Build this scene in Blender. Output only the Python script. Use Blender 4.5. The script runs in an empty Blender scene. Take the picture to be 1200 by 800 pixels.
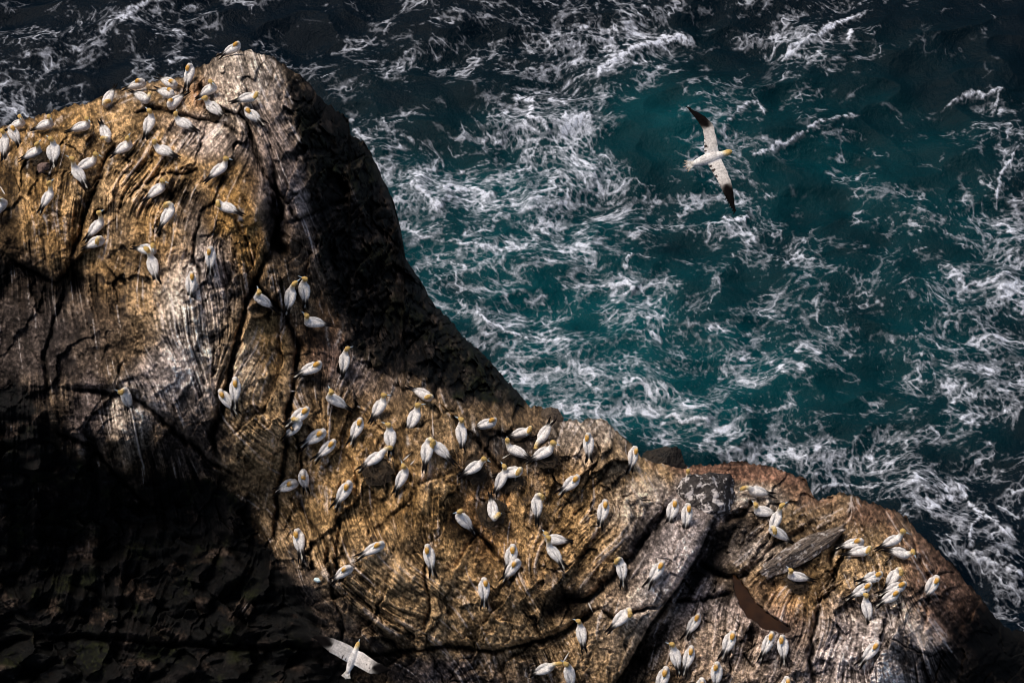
import bpy, math, random
import numpy as np
from mathutils import Vector, Matrix
random.seed(7)
f32 = np.float32

# ------------------------------------------------------------------ camera, light, exposure
PITCH = math.radians(50)
HC = 80.0                      # eye height above the sea
D0 = 75.0                      # distance to the middle of the rock
FOC = 3000.0                   # reference units per radian-ish (1200 across = 0.4)
sP, cP = math.sin(PITCH), math.cos(PITCH)
scene = bpy.context.scene
C = scene.collection
cam_d = bpy.data.cameras.new('camera'); cam = bpy.data.objects.new('camera', cam_d); C.objects.link(cam)
cam.location = (0, 0, HC); cam.rotation_euler = (math.pi / 2 - PITCH, 0, 0)
cam_d.sensor_width = 36; cam_d.lens = 90; cam_d.clip_start = 1; cam_d.clip_end = 6000
scene.camera = cam

SUN_EL, SUN_AZ = math.radians(60), math.radians(-58)     # azimuth measured from +Y (away from camera) towards +X
world = bpy.data.worlds.new('World'); scene.world = world; world.use_nodes = True
wn = world.node_tree.nodes; wl = world.node_tree.links
sky = wn.new('ShaderNodeTexSky'); sky.sky_type = 'NISHITA'; sky.sun_disc = False
sky.sun_elevation = SUN_EL; sky.sun_rotation = SUN_AZ; sky.dust_density = 4.0; sky.air_density = 1.0; sky.ozone_density = 1.0
wl.new(sky.outputs[0], wn['Background'].inputs[0]); wn['Background'].inputs[1].default_value = 0.055
sun_d = bpy.data.lights.new('sun', 'SUN'); sun = bpy.data.objects.new('sun', sun_d); C.objects.link(sun)
sun_d.energy = 1.5; sun_d.angle = math.radians(32); sun_d.color = (1.0, 0.91, 0.79)
Ld = Vector((math.sin(SUN_AZ) * math.cos(SUN_EL), math.cos(SUN_AZ) * math.cos(SUN_EL), math.sin(SUN_EL)))
sun.rotation_euler = Ld.to_track_quat('Z', 'Y').to_euler()
scene.view_settings.view_transform = 'Standard'; scene.view_settings.look = 'None'
scene.view_settings.exposure = 1.08; scene.view_settings.gamma = 1.0
try:
    scene.cycles.max_bounces = 4; scene.cycles.diffuse_bounces = 2; scene.cycles.use_denoising = True; scene.cycles.filter_width = 0.9
except Exception: pass

# ------------------------------------------------------------------ numeric helpers
_rng = np.random.default_rng(11)
_perm = _rng.permutation(256).astype(np.int32)
_ga = _rng.uniform(0, 2 * np.pi, 256).astype(f32); _gx = np.cos(_ga); _gy = np.sin(_ga)

def perlin(x, y, seed=0):
    x = np.asarray(x, f32) + seed * 17.31; y = np.asarray(y, f32) + seed * 9.77
    xf = np.floor(x); yf = np.floor(y)
    xi = xf.astype(np.int32); yi = yf.astype(np.int32)
    fx = x - xf; fy = y - yf
    u = fx * fx * fx * (fx * (fx * 6 - 15) + 10); v = fy * fy * fy * (fy * (fy * 6 - 15) + 10)
    a0 = _perm[xi & 255]; a1 = _perm[(xi + 1) & 255]
    def g(a, j, dx, dy):
        h = _perm[(a + j) & 255]
        return _gx[h] * dx + _gy[h] * dy
    n00 = g(a0, yi, fx, fy); n10 = g(a1, yi, fx - 1, fy)
    n01 = g(a0, yi + 1, fx, fy - 1); n11 = g(a1, yi + 1, fx - 1, fy - 1)
    a = n00 + u * (n10 - n00); b = n01 + u * (n11 - n01)
    return (a + v * (b - a)) * 1.5

def fbm(x, y, octv=4, seed=0, gain=0.5):
    s = 0; a = 1; t = 0
    for o in range(octv):
        s = s + a * perlin(x * 2 ** o, y * 2 ** o, seed + o * 3.1); t += a; a *= gain
    return s / t

def worley(x, y, seed=0, plane=False):
    """F1, F2 and (for plane) a random tilted-plane value per cell"""
    x = np.asarray(x, f32) + seed * 7.7; y = np.asarray(y, f32) + seed * 3.3
    xi = np.floor(x).astype(np.int32); yi = np.floor(y).astype(np.int32)
    F1 = np.full(x.shape, 9, f32); F2 = F1.copy(); pl = np.zeros(x.shape, f32)
    for dj in (-1, 0, 1):
        for di in (-1, 0, 1):
            cx = xi + di; cy = yi + dj
            h = _perm[(_perm[(cx + seed * 13) & 255] + cy) & 255]; h2 = _perm[(h + 57) & 255]
            dx = cx + .15 + .7 * h.astype(f32) / 255 - x; dy = cy + .15 + .7 * h2.astype(f32) / 255 - y
            d = np.sqrt(dx * dx + dy * dy)
            if plane:
                h3 = _perm[(h2 + 91) & 255].astype(f32) / 255 - .5
                val = h3 + .9 * (_gx[h] * dx + _gy[h] * dy)
                pl = np.where(d < F1, val, pl)
            F2 = np.where(d < F1, F1, np.minimum(F2, d)); F1 = np.minimum(F1, d)
    return F1, F2, pl

def box1(a, r, ax):
    r = max(1, int(r)); n = a.shape[ax]
    pad = [(0, 0), (0, 0)]; pad[ax] = (r + 1, r)
    c = np.cumsum(np.pad(a, pad, mode='edge').astype(np.float64), axis=ax)
    hi = np.take(c, np.arange(2 * r + 1, 2 * r + 1 + n), axis=ax); lo = np.take(c, np.arange(0, n), axis=ax)
    return ((hi - lo) / (2 * r + 1)).astype(f32)

def blur(a, r, k=2):
    for _ in range(k):
        a = box1(box1(a, r, 0), r, 1)
    return a

def bil(a, x, y):
    h, w = a.shape[:2]
    x = np.clip(x, 0, w - 1.001); y = np.clip(y, 0, h - 1.001)
    xi = x.astype(np.int32); yi = y.astype(np.int32); fx = (x - xi).astype(f32); fy = (y - yi).astype(f32)
    if a.ndim == 3: fx = fx[..., None]; fy = fy[..., None]
    return (a[yi, xi] * (1 - fx) + a[yi, xi + 1] * fx) * (1 - fy) + (a[yi + 1, xi] * (1 - fx) + a[yi + 1, xi + 1] * fx) * fy

def sst(a, b, x):
    t = np.clip((x - a) / (b - a), 0, 1); return t * t * (3 - 2 * t)

def norm01(a):
    m = a.mean(); s = a.std() + 1e-9
    return (a - m) / s

def lic(src, dx, dy, L):
    h, w = src.shape
    yy, xx = np.mgrid[0:h, 0:w].astype(f32)
    acc = src.copy(); tw = 1.0
    for sgn in (1, -1):
        x = xx.copy(); y = yy.copy()
        for i in range(L):
            xi = np.clip(np.rint(x), 0, w - 1).astype(np.int32); yi = np.clip(np.rint(y), 0, h - 1).astype(np.int32)
            x += sgn * dx[yi, xi]; y += sgn * dy[yi, xi]
            wgt = 0.5 + 0.5 * math.cos(math.pi * (i + 1) / (L + 1))
            acc += wgt * bil(src, x, y); tw += wgt
    return acc / tw

def seg_field(U, V, pts, reach):
    """distance, signed side and position to a polyline, limited to its box"""
    P = np.array(pts, f32)
    u0, v0 = U[0, 0], V[0, 0]
    i0 = max(0, int(P[:, 1].min() - reach - v0)); i1 = min(U.shape[0], int(P[:, 1].max() + reach - v0) + 1)
    j0 = max(0, int(P[:, 0].min() - reach - u0)); j1 = min(U.shape[1], int(P[:, 0].max() + reach - u0) + 1)
    if i1 <= i0 or j1 <= j0: return None
    sl = (slice(i0, i1), slice(j0, j1)); u = U[sl]; v = V[sl]
    best = np.full(u.shape, 1e9, f32); side = np.zeros(u.shape, f32); tt = np.zeros(u.shape, f32)
    n = len(P) - 1
    for k in range(n):
        a = P[k]; d = P[k + 1] - a; L2 = float(d @ d) + 1e-9
        t = np.clip(((u - a[0]) * d[0] + (v - a[1]) * d[1]) / L2, 0, 1)
        ex = u - a[0] - t * d[0]; ey = v - a[1] - t * d[1]
        q = np.sqrt(ex * ex + ey * ey)
        cr = d[0] * (v - a[1]) - d[1] * (u - a[0])
        m = q < best
        best = np.where(m, q, best); side = np.where(m, np.sign(cr), side); tt = np.where(m, (k + t) / n, tt)
    return sl, best, side, tt

def ell(U, V, u, v, ru, rv, rot):
    a = math.radians(rot); ca, sa = math.cos(a), math.sin(a)
    x = (U - u) * ca - (V - v) * sa; y = (U - u) * sa + (V - v) * ca
    return np.sqrt((x / ru) ** 2 + (y / rv) ** 2)

def poly_mask(U, V, pts):
    m = np.zeros(U.shape, bool); n = len(pts)
    for i in range(n):
        x0, y0 = pts[i]; x1, y1 = pts[(i + 1) % n]
        if y0 == y1: continue
        c = ((V >= min(y0, y1)) & (V < max(y0, y1)) & (U < (x1 - x0) * (V - y0) / (y1 - y0) + x0))
        m ^= c
    return m.astype(f32)

def ray(u, v):
    a = (u - 600) / FOC; b = (400 - v) / FOC
    return a, b * sP + cP, b * cP - sP
def world_pt(u, v, h):
    d = D0 - h; rx, ry, rz = ray(u, v)
    return rx * d, ry * d, HC + rz * d
def h_level(u, v, z):
    rx, ry, rz = ray(u, v)
    return D0 - (HC - z) / (-rz)

# ------------------------------------------------------------------ mesh helpers
def grid_mesh(name, X, Y, Z, flip=False):
    n, m = X.shape
    me = bpy.data.meshes.new(name)
    co = np.stack([X, Y, Z], -1).reshape(-1, 3).astype(f32)
    idx = np.arange(n * m, dtype=np.int32).reshape(n, m)
    a, b, c, d = idx[:-1, :-1], idx[1:, :-1], idx[1:, 1:], idx[:-1, 1:]
    q = np.stack([a, b, c, d], -1).reshape(-1, 4)
    if flip: q = q[:, ::-1]
    me.vertices.add(n * m); me.vertices.foreach_set('co', co.ravel())
    me.loops.add(q.size); me.loops.foreach_set('vertex_index', np.ascontiguousarray(q).ravel())
    me.polygons.add(len(q)); me.polygons.foreach_set('loop_start', np.arange(0, q.size, 4, dtype=np.int32))
    me.polygons.foreach_set('loop_total', np.full(len(q), 4, np.int32))
    me.update(calc_edges=True)
    me.polygons.foreach_set('use_smooth', np.ones(len(q), bool))
    return me
def col_attr(me, name, rgb):
    at = me.attributes.new(name, 'FLOAT_COLOR', 'POINT')
    c = np.ones((len(me.vertices), 4), f32); c[:, :3] = rgb.reshape(-1, 3)
    at.data.foreach_set('color', c.ravel())
def flt_attr(me, name, v):
    at = me.attributes.new(name, 'FLOAT', 'POINT'); at.data.foreach_set('value', v.astype(f32).ravel())
def link(name, me, mat=None, parent=None):
    o = bpy.data.objects.new(name, me); C.objects.link(o)
    if mat is not None and not me.materials: me.materials.append(mat)
    if parent: o.parent = parent
    return o
def tag(o, label, cat, group=None):
    o['label'] = label; o['category'] = cat
    if group: o['group'] = group
    return o

# ------------------------------------------------------------------ materials
def nmat(name):
    m = bpy.data.materials.new(name); m.use_nodes = True
    return m, m.node_tree.nodes, m.node_tree.links, m.node_tree.nodes['Principled BSDF']
def mathn(N, L, op, a, b=None, clamp=False):
    n = N.new('ShaderNodeMath'); n.operation = op; n.use_clamp = clamp
    for i, x in enumerate((a, b)):
        if x is None: continue
        if isinstance(x, (int, float)): n.inputs[i].default_value = x
        else: L.new(x, n.inputs[i])
    return n.outputs[0]
def noise_n(N, L, scale, detail=4, rough=0.6, vec=None):
    n = N.new('ShaderNodeTexNoise'); n.inputs['Scale'].default_value = scale
    n.inputs['Detail'].default_value = detail; n.inputs['Roughness'].default_value = rough
    if vec is None:
        tc = N.new('ShaderNodeTexCoord'); vec = tc.outputs['Object']
    L.new(vec, n.inputs['Vector']); return n.outputs['Fac']
def maprange(N, L, x, a, b, c, d):
    n = N.new('ShaderNodeMapRange'); L.new(x, n.inputs[0])
    for i, k in enumerate((a, b, c, d)): n.inputs[i + 1].default_value = k
    return n.outputs[0]
def scale_col(N, L, col, fac):
    n = N.new('ShaderNodeVectorMath'); n.operation = 'SCALE'; L.new(col, n.inputs[0]); L.new(fac, n.inputs['Scale']); return n.outputs[0]

def rock_mat():
    m, N, L, B = nmat('weathered_gneiss')
    at = N.new('ShaderNodeAttribute'); at.attribute_name = 'Col'
    wt = N.new('ShaderNodeAttribute'); wt.attribute_name = 'Wet'
    n1 = noise_n(N, L, 9, 6, 0.7); n2 = noise_n(N, L, 38, 3, 0.6)
    f = mathn(N, L, 'MULTIPLY', maprange(N, L, n1, .40, .60, .78, 1.22), maprange(N, L, n2, .40, .60, .45, 1.6))
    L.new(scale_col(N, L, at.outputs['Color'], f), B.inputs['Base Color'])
    L.new(maprange(N, L, wt.outputs['Fac'], 0, 1, .85, .55), B.inputs['Roughness'])
    B.inputs['Specular IOR Level'].default_value = 0.07
    bp = N.new('ShaderNodeBump'); bp.inputs['Strength'].default_value = 1.0; bp.inputs['Distance'].default_value = 0.05
    L.new(mathn(N, L, 'ADD', mathn(N, L, 'MULTIPLY', n1, .45), mathn(N, L, 'MULTIPLY', n2, .6)), bp.inputs['Height'])
    L.new(bp.outputs[0], B.inputs['Normal'])
    return m
M_ROCK = rock_mat()

def stone_mat(name, c1, c2, scale, stretch=(1, 1, 1), white=None, wthr=(.55, .6)):
    m, N, L, B = nmat(name)
    tc = N.new('ShaderNodeTexCoord'); mp = N.new('ShaderNodeMapping'); L.new(tc.outputs['Object'], mp.inputs[0])
    mp.inputs['Scale'].default_value = stretch
    n1 = noise_n(N, L, scale, 8, .7, mp.outputs[0]); n2 = noise_n(N, L, scale * 4, 4, .6, mp.outputs[0])
    r = N.new('ShaderNodeValToRGB'); r.color_ramp.elements[0].position = .36; r.color_ramp.elements[1].position = .66
    r.color_ramp.elements[0].color = (*c1, 1); r.color_ramp.elements[1].color = (*c2, 1)
    L.new(mathn(N, L, 'ADD', mathn(N, L, 'MULTIPLY', n1, .65), mathn(N, L, 'MULTIPLY', n2, .35)), r.inputs[0])
    out = r.outputs[0]
    if white:
        n3 = noise_n(N, L, scale * 1.3, 6, .7)
        mx = N.new('ShaderNodeMix'); mx.data_type = 'RGBA'
        L.new(maprange(N, L, n3, wthr[0], wthr[1], 0, 1), mx.inputs[0]); L.new(out, mx.inputs[6]); mx.inputs[7].default_value = (*white, 1)
        out = mx.outputs[2]
    L.new(out, B.inputs['Base Color']); B.inputs['Roughness'].default_value = .85
    B.inputs['Specular IOR Level'].default_value = 0.25
    bp = N.new('ShaderNodeBump'); bp.inputs['Strength'].default_value = 1; bp.inputs['Distance'].default_value = 0.06
    L.new(mathn(N, L, 'ADD', n1, mathn(N, L, 'MULTIPLY', n2, .5)), bp.inputs['Height']); L.new(bp.outputs[0], B.inputs['Normal'])
    return m

def sea_mat():
    m, N, L, B = nmat('sea_water')
    at = N.new('ShaderNodeAttribute'); at.attribute_name = 'Col'
    fo = N.new('ShaderNodeAttribute'); fo.attribute_name = 'Foam'
    n1 = noise_n(N, L, 5, 5, .65); n2 = noise_n(N, L, 16, 3, .6)
    f = mathn(N, L, 'MULTIPLY', fo.outputs['Fac'], maprange(N, L, n2, .35, .65, .75, 1.2), True)
    mx = N.new('ShaderNodeMix'); mx.data_type = 'RGBA'
    L.new(f, mx.inputs[0]); L.new(at.outputs['Color'], mx.inputs[6]); mx.inputs[7].default_value = (.62, .65, .74, 1)
    L.new(mx.outputs[2], B.inputs['Base Color'])
    L.new(maprange(N, L, fo.outputs['Fac'], 0, .5, .3, .9), B.inputs['Roughness'])
    B.inputs['IOR'].default_value = 1.33; B.inputs['Specular IOR Level'].default_value = .06
    bp = N.new('ShaderNodeBump'); bp.inputs['Strength'].default_value = .8; bp.inputs['Distance'].default_value = 0.10
    L.new(n1, bp.inputs['Height']); L.new(bp.outputs[0], B.inputs['Normal'])
    return m
M_SEA = sea_mat()

# where each bird stands: reference position, pose, heading, description
BIRDS = [
(8,168,'UL',88,'gannet facing uphill at the far left edge, overlapping a neighbour behind it'),
(17,158,'TR',125,'resting gannet half hidden behind the upright one at the far left edge'),
(24,147,'UR',15,'gannet with raised head on the left skyline, farthest left one facing right'),
(56,148,'UR',12,'gannet facing right on the left skyline with its grey bill level'),
(98,150,'UR',12,'gannet facing right with black wingtips, left of one with tail pointing up-left'),
(126,157,'PR',-62,'gannet facing down the slope with dark tail pointing up-left'),
(149,173,'UL',25,'gannet facing right above the long brown gully, body low and tail in shadow'),
(130,116,'PL',-108,'gannet facing the viewer alone on the left skyline, tail cocked upward'),
(164,101,'TR',8,'sleeping gannet on the skyline with dark tail left, above a round bowed one'),
(167,116,'PL',-35,'round looking gannet with head bowed just below the sleeping skyline one'),
(199,99,'TR',-32,'gannet lying on the skyline with low head at its right end, above two close neighbours'),
(196,111,'TL',-25,'small hunched gannet wedged between the skyline one and a white one below'),
(207,121,'TR',-130,'gannet facing down-left with orange head low and pure white back, beneath two neighbours'),
(225,87,'TL',78,'gannet seen from behind on the skyline directly above the rust coloured hollow'),
(177,145,'UL',75,'gannet seen from behind standing on brown rock below the row of skyline sleepers'),
(216,146,'UR',155,'gannet facing left below the crowd of skyline birds, dark tail to the right'),
(43,180,'UL',18,'gannet facing right on a small stone mound beside one with parted wings'),
(65,177,'WL',92,'gannet with loosely parted wings seen from behind, touching its left neighbour'),
(92,204,'AL',128,'slim gannet with stretched neck looking left beneath a bird facing right'),
(103,193,'UR',30,'gannet facing right, its tail just over the slim long-necked one'),
(58,232,'AR',62,'lone gannet pointing its bill up-right on ochre streaked rock at far left'),
(6,241,'UR',45,'gannet cut by the left edge of the picture above a dark hollow'),
(116,266,'AR',48,'upright gannet with raised neck, upper one of two on the ledge above grey rock'),
(117,284,'PR',18,'gannet lying low with bowed head, lower one of two on the ledge above grey rock'),
(193,178,'UR',160,'gannet facing left on the ochre dome with black wingtips to the right'),
(258,200,'UR',40,'gannet facing up-right on top of the orange knob beside the dark chasm'),
(187,223,'UR',35,'gannet facing right in a shaded notch on the ochre dome, white tail low left'),
(199,252,'PL',60,'preening gannet with curved neck below the one in the shaded notch'),
(267,245,'PL',160,'gannet on the orange knob facing left, below the bird at its top'),
(175,294,'UR',-12,'gannet behind its mate on the ochre streaks, tail pointing up-left'),
(181,310,'AL',106,'gannet in front of its mate on the ochre streaks, back towards the viewer'),
(248,299,'TL',88,'sleeping gannet lying lengthwise at the top of the pale streaked face'),
(224.5,331,'TR',88,'sleeping gannet lying lengthwise lower on the pale streaked face, below another sleeper'),
(304,351,'UR',148,'gannet facing left on the pointed tan block beside the long black crack'),
(339,345,'AR',80,'left gannet of two touching heads beside the dark mossy flank'),
(354,338,'UL',98,'right gannet of two touching heads beside the dark mossy flank'),
(366,379,'UR',176,'gannet stretched out facing left on the rim of the dark mossy flank'),
(365,433,'TR',20,'sleeping gannet in a dark cleft below the rim of the mossy flank'),
(402,422,'UR',86,'gannet seen from behind high on the grey rim, right of the cleft sleeper'),
(150,458,'AL',100,'solitary gannet standing on the dark cliff above a pale washed patch at left'),
(278,453,'TR',88,'upper gannet of the two sleeping beside the long black crack'),
(265,465,'TL',128,'lower gannet of the two sleeping beside the long black crack'),
(352,486,'TR',35,'gannet partly covered by a close neighbour at the left edge of the tan slab'),
(348,497,'PL',45,'gannet with deep orange nape covering its neighbour at the left edge of the tan slab'),
(373,510,'TR',30,'upper sleeping gannet of a parallel pair below the overlapping couple'),
(385,523,'TR',42,'lower sleeping gannet of a parallel pair below the overlapping couple'),
(390,469,'UR',152,'gannet facing left with a bare grey bill near the upper left of the tan slab'),
(446,477,'UR',56,'gannet seen from behind facing up-right near the top of the tan slab, on dark rock'),
(420,501,'TR',65,'pale headed sleeping gannet between the parallel pair and an upright golden headed bird'),
(458,511,'UL',94,'golden headed gannet seen squarely from behind, white tail straight down'),
(486,489,'UR',66,'gannet facing up-right with bill over the rock ridge near the slab top'),
(495,463,'PR',-30,'gannet facing right and down at the very top of the tan slab, tail up-left'),
(539,507,'UL',96,'gannet seen from behind alone in the shade of the thin diagonal ridge'),
(440,538,'DR',32,'gannet arching its neck over a dark nest, head reaching down right'),
(474,557,'UL',62,'upright gannet seen from behind to the right of the nest builder'),
(501,527,'PR',82,'left gannet of a huddled preening pair, its wing white and rounded'),
(514,526,'PL',140,'right gannet of a huddled preening pair, half hidden by the left one'),
(555,547,'UR',30,'gannet facing right on a dark messy patch below the hollow'),
(358,553,'TR',95,'sleeping gannet pointing straight up, touching one that lies sideways'),
(343,567,'TR',20,'sleeping gannet lying sideways with its breast against an upright pointing sleeper'),
(407,573,'TR',55,'lone sleeping gannet on tan rock below the parallel pair'),
(570,498,'TR',12,'sleeping gannet on the grey ledge at the left rim of the dark hollow'),
(610,509,'PR',12,'small rounded gannet inside the dark hollow with head turned right'),
(639,509,'DL',-118,'gannet at the right end of the dark hollow, head down to the left'),
(605,530,'UR',158,'gannet facing left below the dark hollow, tail to tail with another'),
(637,532,'UR',24,'gannet facing right below the dark hollow, tail to tail with another'),
(588,561,'UL',64,'left gannet of a crossed pair, its back covering the other shoulder'),
(602,554,'PR',8,'right gannet of a crossed pair, head turned towards the viewer'),
(628,590,'PR',92,'gannet preening with white wing raised on the left, on rust streaked rock'),
(578,597,'PL',-80,'gannet facing the viewer head-on in a dark nest scrape, tail pointing up'),
(540,608,'UL',136,'gannet facing left above a large dark stain on the tan slab'),
(670,565,'TR',38,'sleeping gannet facing up-right alone on the pale tan slope'),
(690,519,'TL',90,'sleeping gannet near the sea edge at the top of the pale slab'),
(739,533,'TR',80,'sleeping gannet nearest the sea on the right tip of the pale slab'),
(707,597,'TR',75,'lone sleeping gannet in the middle of the pale tan slope with forked black tail'),
(601,648,'TR',76,'upper left sleeping gannet of a pair on the big tan slab'),
(605,663,'TR',48,'lower right sleeping gannet of a pair on the big tan slab'),
(650,633,'UR',178,'gannet lying sideways facing left behind a long-necked one'),
(648,648,'AL',130,'long-necked gannet facing left in front of one lying sideways'),
(567,687,'TR',91,'lowest lone sleeping gannet on the big tan slab, lying straight up and down'),
(503,649,'TL',102,'lone sleeping gannet above a thin vertical crack in the tan slab'),
(728,665,'PLs',96,'gannet with dark flecked wings preening beside the thick diagonal crack'),
(353,631,'TL',98,'sleeping gannet farthest down the left margin of the tan slab next to black rock'),
(441,642,'TR',25,'sleeping gannet lying right, upper of two above the fan of parallel grooves'),
(408,668,'TR',32,'sleeping gannet lying up-right, lower of two above the fan of parallel grooves'),
(770,668,'TR',52,'sleeping gannet alone in the middle of the pale pinkish slab'),
(730,722,'PR',42,'gannet with tucked orange head just under the thin crack across the pale slab'),
(682,740,'UL',98,'upright gannet seen from behind left of the thin crack end, pale tail down'),
(814,730,'TR',52,'sleeping gannet highest of the group right of the dark diagonal step, bottom right'),
(792,767,'UL',102,'gannet with raised golden head right of the dark diagonal step'),
(808,767,'TR',70,'sleeping gannet just right of the one with a raised head near the bottom edge'),
(854,750,'TR',64,'sleeping gannet on grey rock below the brown pool, left of two side by side'),
(839,785,'TL',86,'sleeping gannet on grey lined rock, above the one cut by the bottom edge'),
(779,791,'TR',66,'sleeping gannet tight against the dark diagonal step at the bottom edge'),
(822,801,'TR',80,'gannet mostly cut off by the bottom edge, only shoulders and orange nape showing'),
(668,785,'AL',100,'right gannet of a billing pair at the bottom edge, seen from behind'),
(642,781,'DR',22,'left gannet of a billing pair at the bottom edge, stretched towards its mate'),
(789,596,'TR',70,'left sleeping gannet of two at the top of the pale pinkish slab'),
(804,601,'TR',82,'right sleeping gannet of two at the top of the pale pinkish slab'),
(886,577,'DL',172,'gannet lying facing left with head low, nearest the red-brown seaward ledge'),
(893,600,'UR',174,'gannet facing left below the one nearest the seaward ledge, bill down'),
(908,608,'AR',62,'tall gannet stretching upright behind another, golden head highest of the two'),
(908,624,'PL',150,'gannet facing left in front of the tall stretching one, folded dark tail right'),
(932,676,'UR',172,'gannet standing above the brown pool beside the leaning grey slab'),
(1007,647,'PR',6,'gannet with orange nape covering another, left pair of the right-hand colony'),
(1001,638,'TR',8,'gannet almost hidden behind the orange naped one in the right-hand colony'),
(1045,635,'UR',20,'uppermost gannet of the right-hand colony, facing right'),
(1052,648,'UR',-18,'gannet just beneath the uppermost one of the right-hand colony, facing right and down'),
(1021,677,'TRs',12,'sleeping gannet with dark flecks in the middle left of the right-hand colony'),
(1046,676,'PR',50,'gannet bowing its orange head in the middle right of the right-hand colony'),
(1009,691,'TRs',25,'flecked gannet lying above the one that points its tail straight down'),
(1048,690,'TR',14,'sleeping gannet squeezed behind the lowest right bird of the right-hand colony'),
(1042,700,'TR',22,'lowest right sleeping gannet of the right-hand colony, in front of another'),
(1014,711,'UL',98,'lowest gannet of the right-hand colony, tail pointing straight down'),
(1090,683,'TR',54,'solitary sleeping gannet to the right of the right-hand colony near the dark edge'),
(901,752,'TRs',60,'gannet with dark flecked back, left of two below the brown pool tip'),
(917,755,'TL',92,'white backed gannet, right of two below the brown pool tip'),
(1021,761,'TR',44,'solitary sleeping gannet on the fan of pale lines at lower right'),
(920,803,'TR',85,'gannet cut off by the bottom edge below the two by the pool tip'),
(274,59,'TR',28,'topmost gannet of all, perched on the peak of the headland against the sea'),
(249,106,'UR',24,'gannet facing right beside the rust coloured hollow below the peak'),
(290,116,'PR',14,'gannet with head bent back on the pale rock right below the peak'),
(251,127,'ULs',142,'gannet facing left with dark wing feathers in a black scrape below the peak'),
(296,137,'TL',148,'gannet lying with orange nape to the left, lower right of the birds by the peak'),
]

# ------------------------------------------------------------------ ROCK (sea stack)
EDGE = [(-300,270),(-60,185),(0,150),(20,140),(45,135),(100,120),(150,101),(180,97),(215,88),(240,75),(262,62),(285,57),(310,62),(325,72),(345,85),(362,98),(385,125),(398,133),(408,137),(411,158),(430,170),(445,200),(462,240),(470,270),(475,300),(490,325),(505,350),(530,380),(560,410),(590,440),(610,463),(622,476),(632,474),(655,492),(680,492),(705,490),(715,500),(735,515),(752,535),(785,540),(797,546),(850,542),(870,541),(905,548),(930,555),(945,562),(952,580),(960,588),(985,575),(995,580),(1015,585),(1045,597),(1062,605),(1075,625),(1090,635),(1110,655),(1130,680),(1150,700),(1165,722),(1180,735),(1200,740),(1260,775),(1400,900),(1600,1010)]
GU0, GU1, GV0, GV1 = -260, 1460, 40, 1010
U, V = np.meshgrid(np.arange(GU0, GU1 + 1, dtype=f32), np.arange(GV0, GV1 + 1, dtype=f32))
ex = np.array([e[0] for e in EDGE], f32); ey = np.array([e[1] for e in EDGE], f32)
def edge_v(u):
    u = np.asarray(u, f32)
    return np.interp(u, ex, ey).astype(f32) + 3.6 * perlin(u / 17, u * 0 + 3.3, 5) + 2.6 * perlin(u / 6, u * 0 + 8.3, 6) + 1.6 * perlin(u / 2.6, u * 0 + 1.3, 7)
EV = edge_v(U[0])[None, :]

CP = [(285,58,-6.5),(200,90,-6.5),(100,120,-7),(0,150,-7.5),(-200,240,-9),(60,180,-5),(150,170,-4.8),(250,150,-4.4),(300,120,-4.8),
 (200,230,-3),(100,260,-3.6),(30,260,-4),(0,330,-5.2),(-150,350,-7),(60,350,-3.8),(150,330,-1.8),(230,300,-1.2),(225,400,.3),(150,420,-1.4),(30,450,-3.8),
 (290,230,-1.8),(345,200,-3.4),(350,300,-2.4),(320,380,-1),(390,400,-2.6),(300,450,.2),(290,530,-.3),
 (200,480,-.8),(140,500,-1.8),(60,540,-4.5),(-150,550,-7),(140,590,-6),(240,580,-4),(300,600,-3.2),(60,650,-8),(160,680,-6.4),(250,680,-4.5),(310,700,-3),(0,780,-7.5),(120,790,-5.5),(260,790,-3.5),(-150,800,-9),(120,950,-5),
 (380,150,-8),(405,200,-9),(430,280,-8),(400,340,-4.8),(470,400,-6.4),(460,330,-8.4),(520,430,-5.8),(560,450,-6.8),(615,478,-7),(450,440,-2.8),(510,465,-2.4),
 (370,470,-.8),(450,520,-.6),(400,600,.1),(360,660,-.2),(450,700,.9),(550,600,.1),(600,700,1.2),(620,560,-.9),(560,500,-1.6),(620,500,-2.6),(660,510,-2.4),(700,500,-2.3),(750,545,-2),
 (690,600,-.2),(750,600,-.6),(640,650,.6),(720,700,.9),(800,640,.2),(760,740,1.2),(380,750,-1),(500,790,-.3),(620,790,.4),(700,790,1),(500,950,1),(800,950,2),
 (850,700,.2),(800,770,1.2),(900,760,.8),(960,740,.4),(900,600,-2.2),(850,560,-3.4),(950,570,-4.4),(920,650,-1.2),(1000,620,-2.8),(1050,605,-4),
 (1030,680,-.8),(1060,640,-2),(1080,720,-1),(1040,780,.5),(1120,700,-3.4),(1150,760,-4),(1190,760,-6.5),(1150,900,-3),(1350,900,-10),(1000,950,2)]
def tps(cp):
    P = np.array(cp, np.float64); x = P[:, :2] / 100; n = len(P)
    r2 = ((x[:, None] - x[None]) ** 2).sum(-1); K = np.where(r2 > 0, .5 * r2 * np.log(r2 + 1e-12), 0) + np.eye(n) * .02
    A = np.zeros((n + 3, n + 3)); A[:n, :n] = K; A[:n, n] = 1; A[:n, n + 1:] = x; A[n:, :n] = A[:n, n:].T
    w = np.linalg.solve(A, np.r_[P[:, 2], 0, 0, 0])
    su = np.arange(GU0, GU1 + 8, 8) / 100.; sv = np.arange(GV0, GV1 + 8, 8) / 100.
    SU, SV = np.meshgrid(su, sv)
    o = w[n] + w[n + 1] * SU + w[n + 2] * SV
    for i in range(n):
        r2 = (SU - x[i, 0]) ** 2 + (SV - x[i, 1]) ** 2
        o += w[i] * .5 * r2 * np.log(r2 + 1e-12)
    return bil(o.astype(f32), (U - GU0) / 8, (V - GV0) / 8)
H = tps(CP)

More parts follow.
